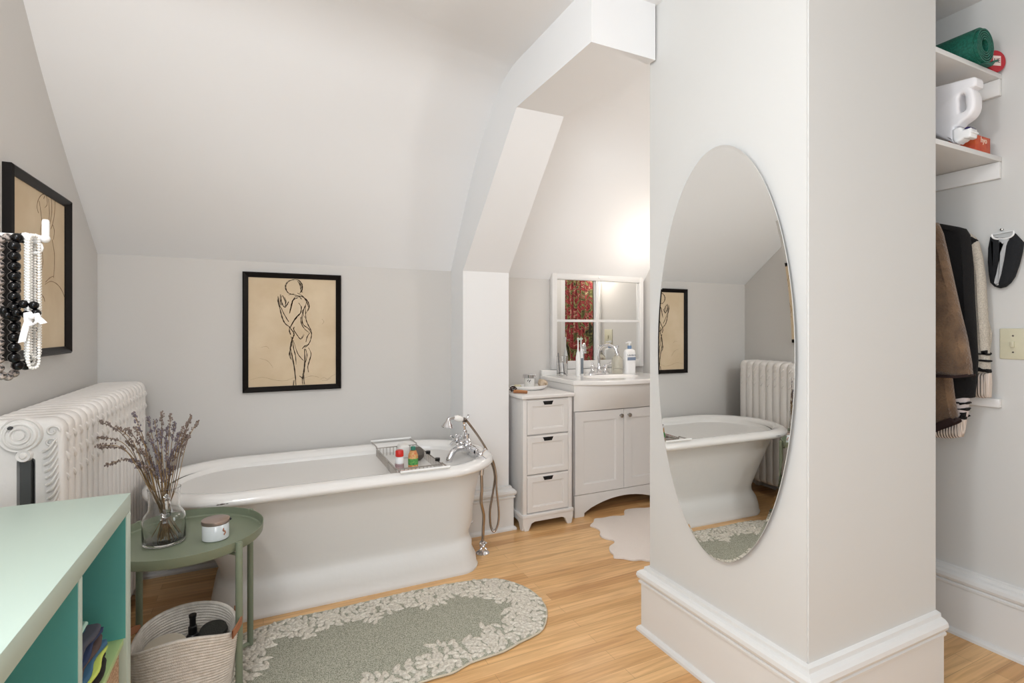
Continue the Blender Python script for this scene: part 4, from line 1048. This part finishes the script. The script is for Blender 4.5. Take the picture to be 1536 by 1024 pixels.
# things standing on the vanity
CZ = .8695
c = (1.985, 3.13, CZ)
t = thing('glass_tumbler', 'clear glass tumbler at the left end of the vanity top', 'tumbler', (1.868, 3.10, CZ)); c = (1.868, 3.10, CZ)
obj('glass_cup', lathe(bm_new(), [(0, 0), (.034, 0), (.036, .003), (.040, .135), (.038, .136), (.0345, .012), (0, .010)], c, 28), GLASS, t)
bm = bm_new(); tube(bm, [(c[0]-.02, c[1], CZ+.015), (c[0]-.032, c[1]+.0, CZ+.16)], .0035, 8); tube(bm, [(c[0]+.012, c[1]-.01, CZ+.015), (c[0]+.0, c[1]-.01, CZ+.10)], .003, 8); obj('small_applicator', bm, mat('grey_handle', (110, 110, 116), .4), t)
for (x, y, lab, hgt, col) in ((1.962, 3.045, 'white electric toothbrush standing nearer the tumbler on the vanity', .255, (242, 242, 240)), (2.022, 3.10, 'white and grey electric toothbrush standing nearer the tap', .255, (236, 238, 240))):
    c = (x, y, CZ); t = thing('electric_toothbrush', lab, 'toothbrush', c)
    obj('handle', lathe(bm_new(), [(0, 0), (.0145, 0), (.016, .004), (.0165, .06), (.0155, .13), (.011, .16), (.0065, .175)], c, 20), mat('toothbrush_white' if y < 3.06 else 'toothbrush_white_2', col, .25), t)
    if y > 3.06:
        bm = bm_new(); lathe(bm, [(.0168, .01), (.0172, .012), (.0172, .12), (.0162, .122)], c, 20)
        dl = [f for f in bm.faces if (f.calc_center_median()-Vector(c)).normalized().dot(Vector((.3, -.95, 0))) < .15]; bmesh.ops.delete(bm, geom=dl, context='FACES'); obj('grip_strip', bm, mat('slate_grip', (120, 130, 140), .5), t)
    h_ = obj('brush_neck', lathe(bm_new(), [(.0065, .175), (.0045, .20), (.004, hgt-.012), (.006, hgt-.01), (.0075, hgt), (.006, hgt+.008), (0, hgt+.01)], c, 14), WHT, t)
    bm = bm_new(); lathe(bm, [(0, 0), (.0065, 0), (.0065, .011), (0, .011)], (x, y-.004, CZ+hgt), 14, dirM((0, -1, 0))); obj('bristles', bm, mat('green_bristles', (190, 214, 190), .8), h_)
c = (2.335, 3.10, CZ)
t = thing('soap_dispenser', 'clear pump soap dispenser between the tap and the lotion bottle', 'dispenser', c)
obj('glass_body', lathe(bm_new(), [(0, 0), (.038, 0), (.040, .004), (.040, .095), (.034, .118), (.018, .132), (.016, .146), (0, .146)], c, 28), mat('soap_filled_glass', (242, 238, 224), .08, trans=.75, ior=1.4), t)
bm = bm_new(); lathe(bm, [(0, .146), (.018, .146), (.018, .160), (.006, .162), (.006, .19), (.013, .192), (.013, .202), (0, .204)], c, 20); tube(bm, [(c[0], c[1], CZ+.197), (c[0]-.035, c[1]-.012, CZ+.190)], .0045, 8); obj('pump', bm, CHROME, t)
c = (2.435, 3.085, CZ)
t = thing('lotion_bottle', 'large white pump lotion bottle with blue grey label beside the wall mirror', 'bottle', c)
bm = bm_new(); loft(bm, [rrect(c[0]-.046, c[0]+.046, c[1]-.026, c[1]+.026, CZ+z, r, None, 6) for z, r in ((0, .018), (.003, .022), (.15, .024), )]+[rrect(c[0]-.042, c[0]+.042, c[1]-.023, c[1]+.023, CZ+.168, .022, None, 6), rrect(c[0]-.02, c[0]+.02, c[1]-.014, c[1]+.014, CZ+.178, .013, None, 6)]); obj('bottle_body', bm, WHT, t, ang=50)
obj('label_band', B(c[0]-.038, c[0]+.036, c[1]-.0272, c[1]-.0262, CZ+.095, CZ+.118), mat('blue_grey_label', (128, 142, 164), .5), t, sm=False)
TY = frameT((c[0], c[1]-.0268, CZ+.133), (1, 0, 0), (0, 0, 1))
text('lettering', 'Lubriderm', .018, TY, mat('slate_letters', (96, 104, 120), .5), t)
bm = bm_new(); lathe(bm, [(0, .178), (.014, .178), (.014, .20), (.005, .202), (.005, .218), (.014, .220), (.014, .232), (0, .234)], c, 18); tube(bm, [(c[0], c[1], CZ+.226), (c[0]-.036, c[1]-.006, CZ+.222)], .005, 8); p_ = obj('pump', bm, WHT, t)
obj('collar', lathe(bm_new(), [(.0145, .178), (.0152, .180), (.0152, .200), (.0145, .202)], c, 18), mat('blue_collar', (110, 140, 176), .4), p_)

# window-sash mirror on the nook wall
MX0, MX1, MZ0, MZ1, MY = 1.838, 2.650, .908, 1.590, YN-.032
t = thing('sash_mirror', 'four-pane mirror in an old white window sash above the vanity', 'mirror', ((MX0+MX1)/2, MY, MZ0))
bm = bm_new(); fw = .040
for (a, b, p, q) in ((MX0, MX0+fw, MZ0, MZ1), (MX1-fw, MX1, MZ0, MZ1), (MX0+fw, MX1-fw, MZ1-.042, MZ1), (MX0+fw, MX1-fw, MZ0, MZ0+.055)): box(bm, a, b, MY-.004, MY+.030, p, q, .003)
xc = MX0+fw+.345; zc_ = MZ0+.345
for (a, b, p, q) in ((xc-.011, xc+.011, MZ0+.055, MZ1-.042), (MX0+fw, xc-.011, zc_-.009, zc_+.009), (xc+.011, MX1-fw, zc_-.009, zc_+.009)): box(bm, a, b, MY+.0, MY+.028, p, q, .002)
obj('sash_frame', bm, TRIM, t, ang=30)
for (a, b) in ((MX0+fw, xc-.011), (xc+.011, MX1-fw)):
    for (p, q) in ((MZ0+.055, zc_-.009), (zc_+.009, MZ1-.042)): obj('mirror_pane', B(a-.002, b+.002, MY+.016, MY+.020, p-.002, q+.002), MIRROR, t, sm=False)
bm = bm_new(); lathe(bm, [(0, 0), (.006, 0), (.005, .003), (0, .004)], ((MX0+MX1)/2-.01, MY-.004, MZ1-.018), 12, dirM((0, -1, 0))); obj('screw', bm, STEEL, t)

t = thing('added_ceiling_lamp', 'round frosted glass lamp added out of view above the viewer', 'ceiling lamp', (-.3, .50, 2.25))  # added fixture over the ceiling fill light, out of view
bm = bm_new(); lathe(bm, [(0, 0), (.07, 0), (.07, -.02), (.02, -.03), (.02, -.07)], (-.3, .50, 2.45), 32); obj('mount', bm, CHROME, t)
bm = bm_new(); lathe(bm, [(.02, .12), (.10, .10), (.15, .05), (.16, 0), (.155, 0), (.145, .048), (.098, .095), (.02, .115)], (-.3, .50, 2.265), 40); obj('glass_shade', bm, mat('frosted_glass_shade', (250, 240, 228), .4, trans=.6, emit=1.5), t)
t = thing('wall_sconce', 'small frosted wall lamp added unseen on the partition behind the pillar', 'wall lamp', (2.1, 1.62, 1.75))  # added fixture for the nook fill light, unseen behind the pillar
bm = bm_new(); lathe(bm, [(0, 0), (.05, 0), (.05, .012), (.03, .02), (0, .02)], (2.1, 1.62, 1.80), 24, dirM((0, 1, 0))); tube(bm, [(2.1, 1.64, 1.80), (2.1, 1.74, 1.81), (2.1, 1.78, 1.86)], .008, 10, sub=4); obj('arm', bm, CHROME, t)
bm = bm_new(); lathe(bm, [(.018, .055), (.035, .04), (.05, 0), (.055, -.01), (.052, -.01), (.047, 0), (.032, .037), (.016, .05)], (2.1, 1.78, 1.83), 24); obj('glass_shade', bm, MATS['frosted_glass_shade'], t)
# sconce, curtained window and switch on the nook's right wall
t = thing('wall_sconce', 'small frosted glass wall lamp on the right wall of the nook', 'wall lamp', (XN, 2.70, 1.70))
bm = bm_new(); lathe(bm, [(0, 0), (.05, 0), (.05, .012), (.03, .02), (0, .02)], (XN, 2.70, 1.75), 24, dirM((-1, 0, 0))); tube(bm, [(XN-.02, 2.70, 1.75), (XN-.13, 2.70, 1.77), (XN-.17, 2.70, 1.82)], .008, 10, sub=4); obj('arm', bm, CHROME, t)
bm = bm_new(); lathe(bm, [(.018, .055), (.035, .04), (.05, 0), (.055, -.03), (.052, -.03), (.047, 0), (.032, .037), (.016, .05)], (XN-.17, 2.70, 1.775), 24); obj('glass_shade', bm, mat('frosted_glass_shade', (250, 240, 228), .4, trans=.6, emit=1.5), t)
cw = bm_new()
for (a, b, p, q) in ((1.99, 2.09, .70, 1.86), (2.565, 2.645, .70, 1.86), (1.99, 2.645, 1.86, 1.95), (1.96, 2.665, .66, .70)): box(cw, XN-.022, XN, a, b, p, q, .003)
struct('window_3', cw, TRIM, sm=False)
t = thing('curtain', 'red and green floral curtain, seen reflected in the sash mirror', 'curtain', (XN-.03, 2.33, .72))
bm = bm_new(); P0 = []
for k in range(61): 
    y = 2.105+.45*k/60; P0.append((XN-.045+.012*math.sin(k*.75), y))
prism(bm, P0+[(x+.002, y) for x, y in P0[::-1]], 'z', .72, 1.85); obj('curtain_cloth', bm, floral(), t, ang=80)
bm = bm_new(); tube(bm, [(XN-.045, 2.07, 1.855), (XN-.045, 2.59, 1.855)], .008, 10); obj('curtain_rod', bm, WHT, t)
IVORY = mat('ivory_switch_plate', (208, 203, 178), .4)
t = thing('outlet_plate', 'ivory wall plate seen reflected in the sash mirror', 'wall plate', (XN, 2.745, 1.06))
o_ = obj('plate', B(XN-.006, XN, 2.69, 2.80, 1.06, 1.19, .003), IVORY, t); obj('toggle', B(XN-.014, XN-.006, 2.737, 2.753, 1.11, 1.14, .002), IVORY, t)

# ---------------------------------------------------------------- oval mirror on the pillar
OC = (PX0-.012, 1.268, 1.117)
t = thing('oval_mirror', 'tall frameless oval mirror hung on the white pillar', 'mirror', (PX0-.01, 1.268, .436))
def oval(a, b, n=96): return [(a*math.cos(2*PI*k/n), b*math.sin(2*PI*k/n)) for k in range(n)]
def oring(x, a, b, lean=.0185): return [(x+y*lean-.0062, OC[1]+y, OC[2]+z) for y, z in oval(a, b)]
oa, ob = .288, .686
obj('mirror_glass', loft(bm_new(), [oring(OC[0]+.004, oa, ob), oring(OC[0]+.0004, oa, ob), oring(OC[0], oa-.008, ob-.008)], True, True), MIRROR, t, sm=False)
obj('backing', loft(bm_new(), [oring(OC[0]+.0085, oa-.004, ob-.004), oring(OC[0]+.0042, oa-.0015, ob-.0015)]), mat('dark_mirror_edge', (62, 62, 66), .4), t)

# ---------------------------------------------------------------- closet
def shelf(label, z, cat='shelf', x0=PX0+.11):
    t = thing('closet_shelf', label, cat, (2.0, 1.25, z-.06))
    obj('shelf_board', B(x0, XR-.001, .957, 1.545, z-.018, z, .0015), TRIM, t)
    obj('wall_cleat', B(XR-.019, XR-.001, .958, 1.545, z-.018-.062, z-.0185, .0015), TRIM, t)
    return t
shelf('upper white closet shelf carrying the rolled green mat', 2.142)
shelf('lower white closet shelf carrying the white jug', 1.835)
tag(obj('wall_rail', B(XR-.022, XR-.001, .957, 1.545, .905, .938, .002), TRIM), 'short white rail fixed low on the closet wall under the sweater', 'rail')
t = thing('closet_rod', 'chrome clothes rod inside the closet carrying the jackets', 'rod', (2.0, 1.24, 1.54))
bm = bm_new(); tube(bm, [(1.50, 1.24, 1.55), (XR-.001, 1.24, 1.55)], .012, 14); obj('rod_bar', bm, STEEL, t)
# rolled yoga mat: spiral roll with loose tail
mc = Vector((2.318, 0, 2.142+.0655)); ma, mb = .942, 1.50
bm = bm_new(); P = []; th = .0055
for k in range(0, 190):
    a = k*.16; r = .024+(.0395)*k/189; P.append((mc.x+r*math.cos(-a+2.1), mc.z+r*math.sin(-a+2.1)))
a_end = -189*.16+2.1
# tail peels away to the lower right
out = P[:]; 
inn = []
for i, p in enumerate(P):
    q = Vector((p[0]-mc.x, p[1]-mc.z)); q = q.normalized()*(q.length-th); inn.append((mc.x+q.x, mc.z+q.y))
prism(bm, out+inn[::-1], 'y', ma, mb); 
lathe(bm, [(.022, 0), (.0650, 0), (.0650, mb-ma-.012), (.022, mb-ma-.012), (.022, 0)], (mc.x, mb-.002, mc.z), 56, dirM((0, -1, 0)))
tail = [(mc.x-.01, mc.z-.064), (mc.x+.05, mc.z-.050), (mc.x+.075, mc.z-.036), (mc.x+.096, mc.z-.030), (mc.x+.096, mc.z-.036), (mc.x+.076, mc.z-.043), (mc.x+.052, mc.z-.0625), (mc.x-.01, mc.z-.0655)]
prism(bm, tail, 'y', ma+.002, mb)
tag(obj('yoga_mat', bm, GREENMAT, ang=40), 'rolled dark green exercise mat on the upper closet shelf', 'mat')
t = thing('round_tin', 'small round red tin with a white square mark on the upper closet shelf', 'tin', (2.428, .972, 2.142))
d = Vector((-.32, -.95, 0)).normalized(); c = Vector((2.438, .975, 2.142+.040))
bm = bm_new(); lathe(bm, [(0, 0), (.036, 0), (.040, .003), (.040, .018), (.037, .021), (0, .021)], c-d*.0, 40, dirM(d)); obj('tin_body', bm, RED, t)
fx = Vector((-d.y, d.x, 0))*1.0; fT = frameT(c+d*.0214, (.95, -.32, 0), (0, 0, 1))
lb = bm_new(); box(lb, -.016, .016, -.018, .018, -.0004, .0004); lb.transform(fT); lbo = obj('white_mark', lb, mat('cream_print', (232, 214, 208), .5), t, sm=False)
text('dark_symbol', 'HE', .021, frameT(c+d*.0222, (.95, -.32, 0), (0, 0, 1)), mat('dark_red_print', (96, 30, 40), .5), lbo)
# white detergent jug lying on its side with handle and tap
jx = 2.235
def jp(a, b, x=2.19):
    p = at_x(1400+a/7.31, 100+b/7.31, x); return (p[1], p[2])
ol = [jp(*q) for q in ((-200, 262), (-60, 222), (40, 192), (150, 164), (200, 150), (350, 110), (405, 96), (430, 102), (441, 125), (443, 165), (434, 198), (405, 214), (384, 224), (404, 250), (420, 290), (427, 340), (425, 410), (412, 460), (385, 508), (350, 545), (275, 598), (246, 636), (200, 655), (192, 700), (205, 790), (185, 828), (90, 788), (-200, 665))]
hl = [jp(*q) for q in ((247, 330), (262, 296), (288, 283), (306, 296), (315, 330), (316, 370), (322, 420), (316, 458), (298, 478), (270, 488), (256, 486), (250, 450), (252, 400), (246, 360))]
JT = Matrix(((0, 0, 1, jx), (1, 0, 0, 0), (0, 1, 0, 0), (0, 0, 0, 1)))
t = thing('detergent_jug', 'white plastic detergent jug with a loop handle on the lower closet shelf', 'jug', (jx, 1.08, 1.835))
o_ = filled('jug_body', [ol, hl], .058, .010, JT, mat('milky_white_plastic', (236, 234, 236), .35), t, 3)
tp = [jp(*q) for q in ((190, 690), (230, 662), (275, 655), (297, 668), (302, 690), (340, 676), (388, 660), (398, 690), (414, 698), (410, 712), (396, 718), (390, 760), (350, 778), (318, 776), (290, 800), (262, 812), (240, 832), (215, 826), (195, 800))]
filled('tap', [tp], .050, .007, JT @ Matrix.Translation((0, 0, -.012)), WHT, t, 2)
bt = [jp(*q) for q in ((305, 672), (325, 655), (350, 646), (378, 648), (396, 660), (370, 668), (335, 674))]
filled('blue_button', [bt], .034, .003, JT @ Matrix.Translation((0, 0, -.012)), mat('navy_plastic', (40, 30, 90), .4), t, 1)

# red orange box
bx0, bx1, by0 = 2.303, 2.409, .965
t = thing('small_box', 'small orange red cardboard box on the lower closet shelf', 'box', ((bx0+bx1)/2, 1.02, 1.835))
obj('carton', B(bx0, bx1, by0, by0+.11, 1.8355, 1.8955, .0012), mat('orange_red_card', (188, 62, 34), .5, var=(40, (204, 92, 48))), t)
text('lettering', 'hyo', .030, frameT(((bx0+bx1)/2+.004, by0-.0008, 1.881), (1, 0, 0), (0, 0, 1)), mat('cream_letters', (240, 214, 196), .5), t)

# ---------------------------------------------------------------- clothes on hangers
def hanger(x, parent, y0=1.03, y1=1.45, z=1.45):
    bm = bm_new(); tube(bm, [(x, 1.24, 1.49), (x, 1.24, 1.53), (x, 1.222, 1.548), (x, 1.24, 1.5635), (x, 1.258, 1.548)], .0018, 6, sub=4)
    tube(bm, [(x, y0+.03, z-.03), (x, 1.24, 1.49), (x, y1-.03, z-.03)], .005, 8); return obj('hanger', bm, WOODH, parent)
def cloth(name, pix, x, th, m, parent, seed=0, xs_=None, bev=.4, wav=.004):
    """garment piece: outline on the plane X = x, puffed to its thickness with soft folds"""
    P = [at_x(u, v, x)[1:] for u, v in pix]
    c = (sum(p[0] for p in P)/len(P), sum(p[1] for p in P)/len(P))
    P = [(p.y, p.z) for p in [Vector((0, a, b)) for a, b in P]]
    Q = []
    for i in range(len(P)):
        a, b = Vector(P[i]), Vector(P[(i+1) % len(P)]); k = max(1, int((b-a).length/.02))
        Q += [a+(b-a)*j/k for j in range(k)]
    N_ = len(Q); nrm = []
    area_ = sum(Q[i].x*Q[(i+1) % N_].y-Q[(i+1) % N_].x*Q[i].y for i in range(N_))
    for i in range(N_):
        d = (Q[(i+1) % N_]-Q[i-1]).normalized(); n_ = Vector((d.y, -d.x))
        nrm.append(n_ if area_ > 0 else -n_)
    bm = bm_new(); rings = []
    big = max(abs(q.x-c[0])+abs(q.y-c[1]) for q in Q) > .06; mi = min(max(abs(q.y-c[1]) for q in Q), max(abs(q.x-c[0]) for q in Q)); sc_ = min(1, mi*.8/.016)
    for xo, ins in ((-.5, .016*sc_), (-.38, .006*sc_), (-.15, .0), (.15, 0), (.38, .006*sc_), (.5, .016*sc_)):
        rings.append([(x+th*xo+wav*math.sin(q.x*60+q.y*9+seed)*(1 if xo < 0 else 0), q.x-n_.x*ins, q.y-n_.y*ins) for q, n_ in zip(Q, nrm)])
    loft(bm, rings)
    bmesh.ops.triangulate(bm, faces=[f for f in bm.faces if len(f.verts) > 4])
    return obj(name, bm, m, parent, ang=70)
FUR = mat('brown_heathered_pile', (92, 72, 56), .95, bump=(140, 1, .006), var=(16, (122, 96, 72)), sheen=.3)
KNIT = mat('oatmeal_heather_knit', (206, 198, 184), .95, bump=(320, .8, .003), var=(260, (176, 168, 156)))
KNITB = mat('black_knit', (12, 11, 12), .95, bump=(200, .8, .003))
RIBM = mat('cream_rib_knit', (214, 200, 188), .95)
xb = 2.20
t = thing('brown_coat', 'brown fleece coat hanging at the front left of the closet', 'coat', (xb, 1.2, .9))
cloth('coat_sleeve', [(1396, 333), (1407, 334), (1414, 350), (1420, 375), (1430, 420), (1440, 465), (1450, 505), (1457, 545), (1458, 563), (1440, 565), (1405, 563), (1380, 562), (1370, 400)], xb, .05, FUR, t, 1)
cloth('coat_body', [(1396, 350), (1410, 400), (1420, 500), (1427, 560), (1432, 600), (1437, 628), (1420, 635), (1404, 642), (1370, 655), (1350, 500)], xb+.055, .045, FUR, t, 2)
cloth('sleeve_hem', [(1380, 560), (1405, 562), (1440, 563), (1458, 561), (1458, 564), (1440, 566), (1405, 564), (1380, 563)], xb-.004, .054, mat('dark_hem', (40, 24, 22), .9), t, 0)
cloth('body_hem', [(1370, 652), (1404, 639), (1420, 633), (1437, 626), (1438, 630), (1420, 638), (1404, 644), (1370, 657)], xb+.052, .050, MATS['dark_hem'], t, 0)
hanger(xb+.02, t)
xk = 2.315
t = thing('black_cardigan', 'black knitted cardigan hanging between the brown coat and pale sweater', 'cardigan', (xk, 1.2, .95))
cloth('cardigan_sleeve', [(1385, 332), (1415, 336), (1437, 340), (1448, 343), (1454, 352), (1456, 370), (1459, 400), (1461, 450), (1464, 500), (1466, 540), (1464, 570), (1461, 596), (1435, 600), (1400, 598), (1380, 500)], xk, .06, KNITB, t, 3)
hanger(xk, t)
xw = 2.40
t = thing('patterned_sweater', 'oatmeal knitted sweater with black patterned cuffs hanging beside the closet wall', 'sweater', (xw, 1.2, .85))
def cuff_mat():
    m = bpy.data.materials.new('cream_rib_cuff'); m.use_nodes = True; nt = m.node_tree; N = nt.nodes; L = nt.links; b = N['Principled BSDF']
    tc = N.new('ShaderNodeTexCoord'); wv = N.new('ShaderNodeTexWave'); wv.bands_direction = 'Y'; wv.inputs['Scale'].default_value = 36; L.new(tc.outputs['Object'], wv.inputs['Vector'])
    b.inputs['Base Color'].default_value = (*lin((216, 202, 190)), 1); b.inputs['Roughness'].default_value = .95
    bp = N.new('ShaderNodeBump'); bp.inputs['Strength'].default_value = 1; bp.inputs['Distance'].default_value = .006
    L.new(wv.outputs['Fac'], bp.inputs['Height']); L.new(bp.outputs['Normal'], b.inputs['Normal']); return m
CUFF = cuff_mat()
s1 = cloth('sleeve', [(1440, 346), (1455, 350), (1463, 356), (1468, 364), (1474, 388), (1478, 420), (1481, 470), (1483, 510), (1485, 560), (1463, 562), (1458, 480), (1452, 400)], xw, .050, KNIT, t, 4)
cloth('cuff', [(1462, 558), (1486, 559), (1487, 575), (1486, 596), (1476, 597), (1460, 594), (1460, 575)], xw-.002, .050, CUFF, t, 5, wav=.001)
for pl_ in (((1466, 527), (1471, 526), (1471, 530), (1474, 530), (1474, 525), (1482, 525), (1482, 530), (1484, 530), (1484, 533), (1466, 532)), ((1466, 539), (1474, 538), (1485, 540), (1485, 543), (1466, 542)), ((1465, 546), (1470, 545), (1478, 552), (1485, 554), (1486, 559), (1463, 558))):
    cloth('black_pattern', list(pl_), xw-.006, .046, KNITB, s1, 0, wav=0)
cloth('black_pattern', [(1454, 356), (1459, 355), (1466, 360), (1460, 370), (1455, 366)], xw-.006, .05, KNITB, s1, 0, wav=0)
x2 = 2.285
s2 = cloth('sleeve', [(1400, 560), (1436, 590), (1455, 596), (1453, 605), (1452, 620), (1449, 630), (1430, 636), (1400, 636)], x2+.03, .04, mat('pale_pink_grey_knit', (196, 184, 180), .95), t, 6, wav=.001)
for pl_ in (((1435, 601), (1443, 601), (1444, 604), (1454, 602), (1453, 606), (1434, 606)), ((1434, 611), (1453, 611), (1452, 616), (1434, 614)), ((1440, 616), (1451, 618), (1449, 629), (1436, 629), (1437, 625), (1446, 622))):
    cloth('black_pattern', list(pl_), x2+.026, .042, KNITB, s2, 0, wav=0)
cloth('cuff', [(1396, 634), (1440, 630), (1449, 629), (1447, 645), (1444, 655), (1425, 657), (1396, 655)], x2+.028, .045, CUFF, t, 7, wav=.001)
cloth('sweater_body', [(1395, 345), (1450, 352), (1463, 380), (1474, 420), (1480, 470), (1488, 500), (1486, 520), (1478, 540), (1440, 545), (1395, 540)], 2.436, .018, KNIT, t, 8, wav=.0)
hanger(xw+.01, t)

# striped mitt hung by its white ring
t = thing('oven_mitt', 'black and pale grey striped mitt hung by a white ring on the closet wall', 'mitt', (2.455, .93, 1.35))
MT = mat('black_terry', (22, 24, 28), .85, bump=(200, .5, .003)); GT = mat('pale_grey_terry', (180, 182, 184), .9, bump=(200, .4, .002))
mz = lambda a, b: (1470+a/8.53, 330+b/8.53)
base = cloth('mitt_body', [mz(*q) for q in ((140, 215), (250, 228), (390, 225), (450, 168), (560, 285), (545, 400), (505, 560), (450, 720), (390, 805), (330, 855), (260, 872), (190, 850), (140, 800), (122, 700), (108, 540), (112, 360))], 2.452, .034, MT, t, 0, wav=.0)
cloth('grey_stripe', [mz(*q) for q in ((245, 228), (395, 240), (375, 330), (345, 520), (310, 690), (268, 835), (225, 845), (192, 820), (215, 690), (250, 560), (262, 440), (248, 320))], 2.446, .034, GT, base, 0, wav=0)
bm = bm_new(); cpx = [at_x(*mz(*q), 2.436) for q in ((150, 185), (165, 225), (220, 243), (300, 240), (380, 222), (425, 185), (430, 140))]; tube(bm, cpx, .0030, 8, sub=5)
cpx = [at_x(*mz(*q), 2.462) for q in ((150, 185), (200, 178), (290, 160), (380, 145), (430, 140))]; tube(bm, cpx, .0022, 8, sub=5); obj('white_ring', bm, WHT, t)
bm = bm_new(); hk = at_x(*mz(290, 122), XR); lathe(bm, [(0, 0), (.004, 0), (.004, .012), (0, .014)], hk, 10, dirM((-1, 0, 0))); obj('wall_hook', bm, STEEL, t)
# light switch
t = thing('light_switch', 'ivory toggle light switch on the wall beside the closet', 'switch', (XR, .925, 1.085))
obj('plate', B(XR-.006, XR, .885, .963, 1.086, 1.199, .003, 3), IVORY, t)
obj('toggle', B(XR-.016, XR-.005, .919, .929, 1.130, 1.152, .002), IVORY, t)
for z in (1.112, 1.172):
    bm = bm_new(); lathe(bm, [(0, .0015), (.003, .001), (.0035, 0)], (XR-.006, .924, z), 10, dirM((-1, 0, 0))); obj('screw', bm, STEEL, t)
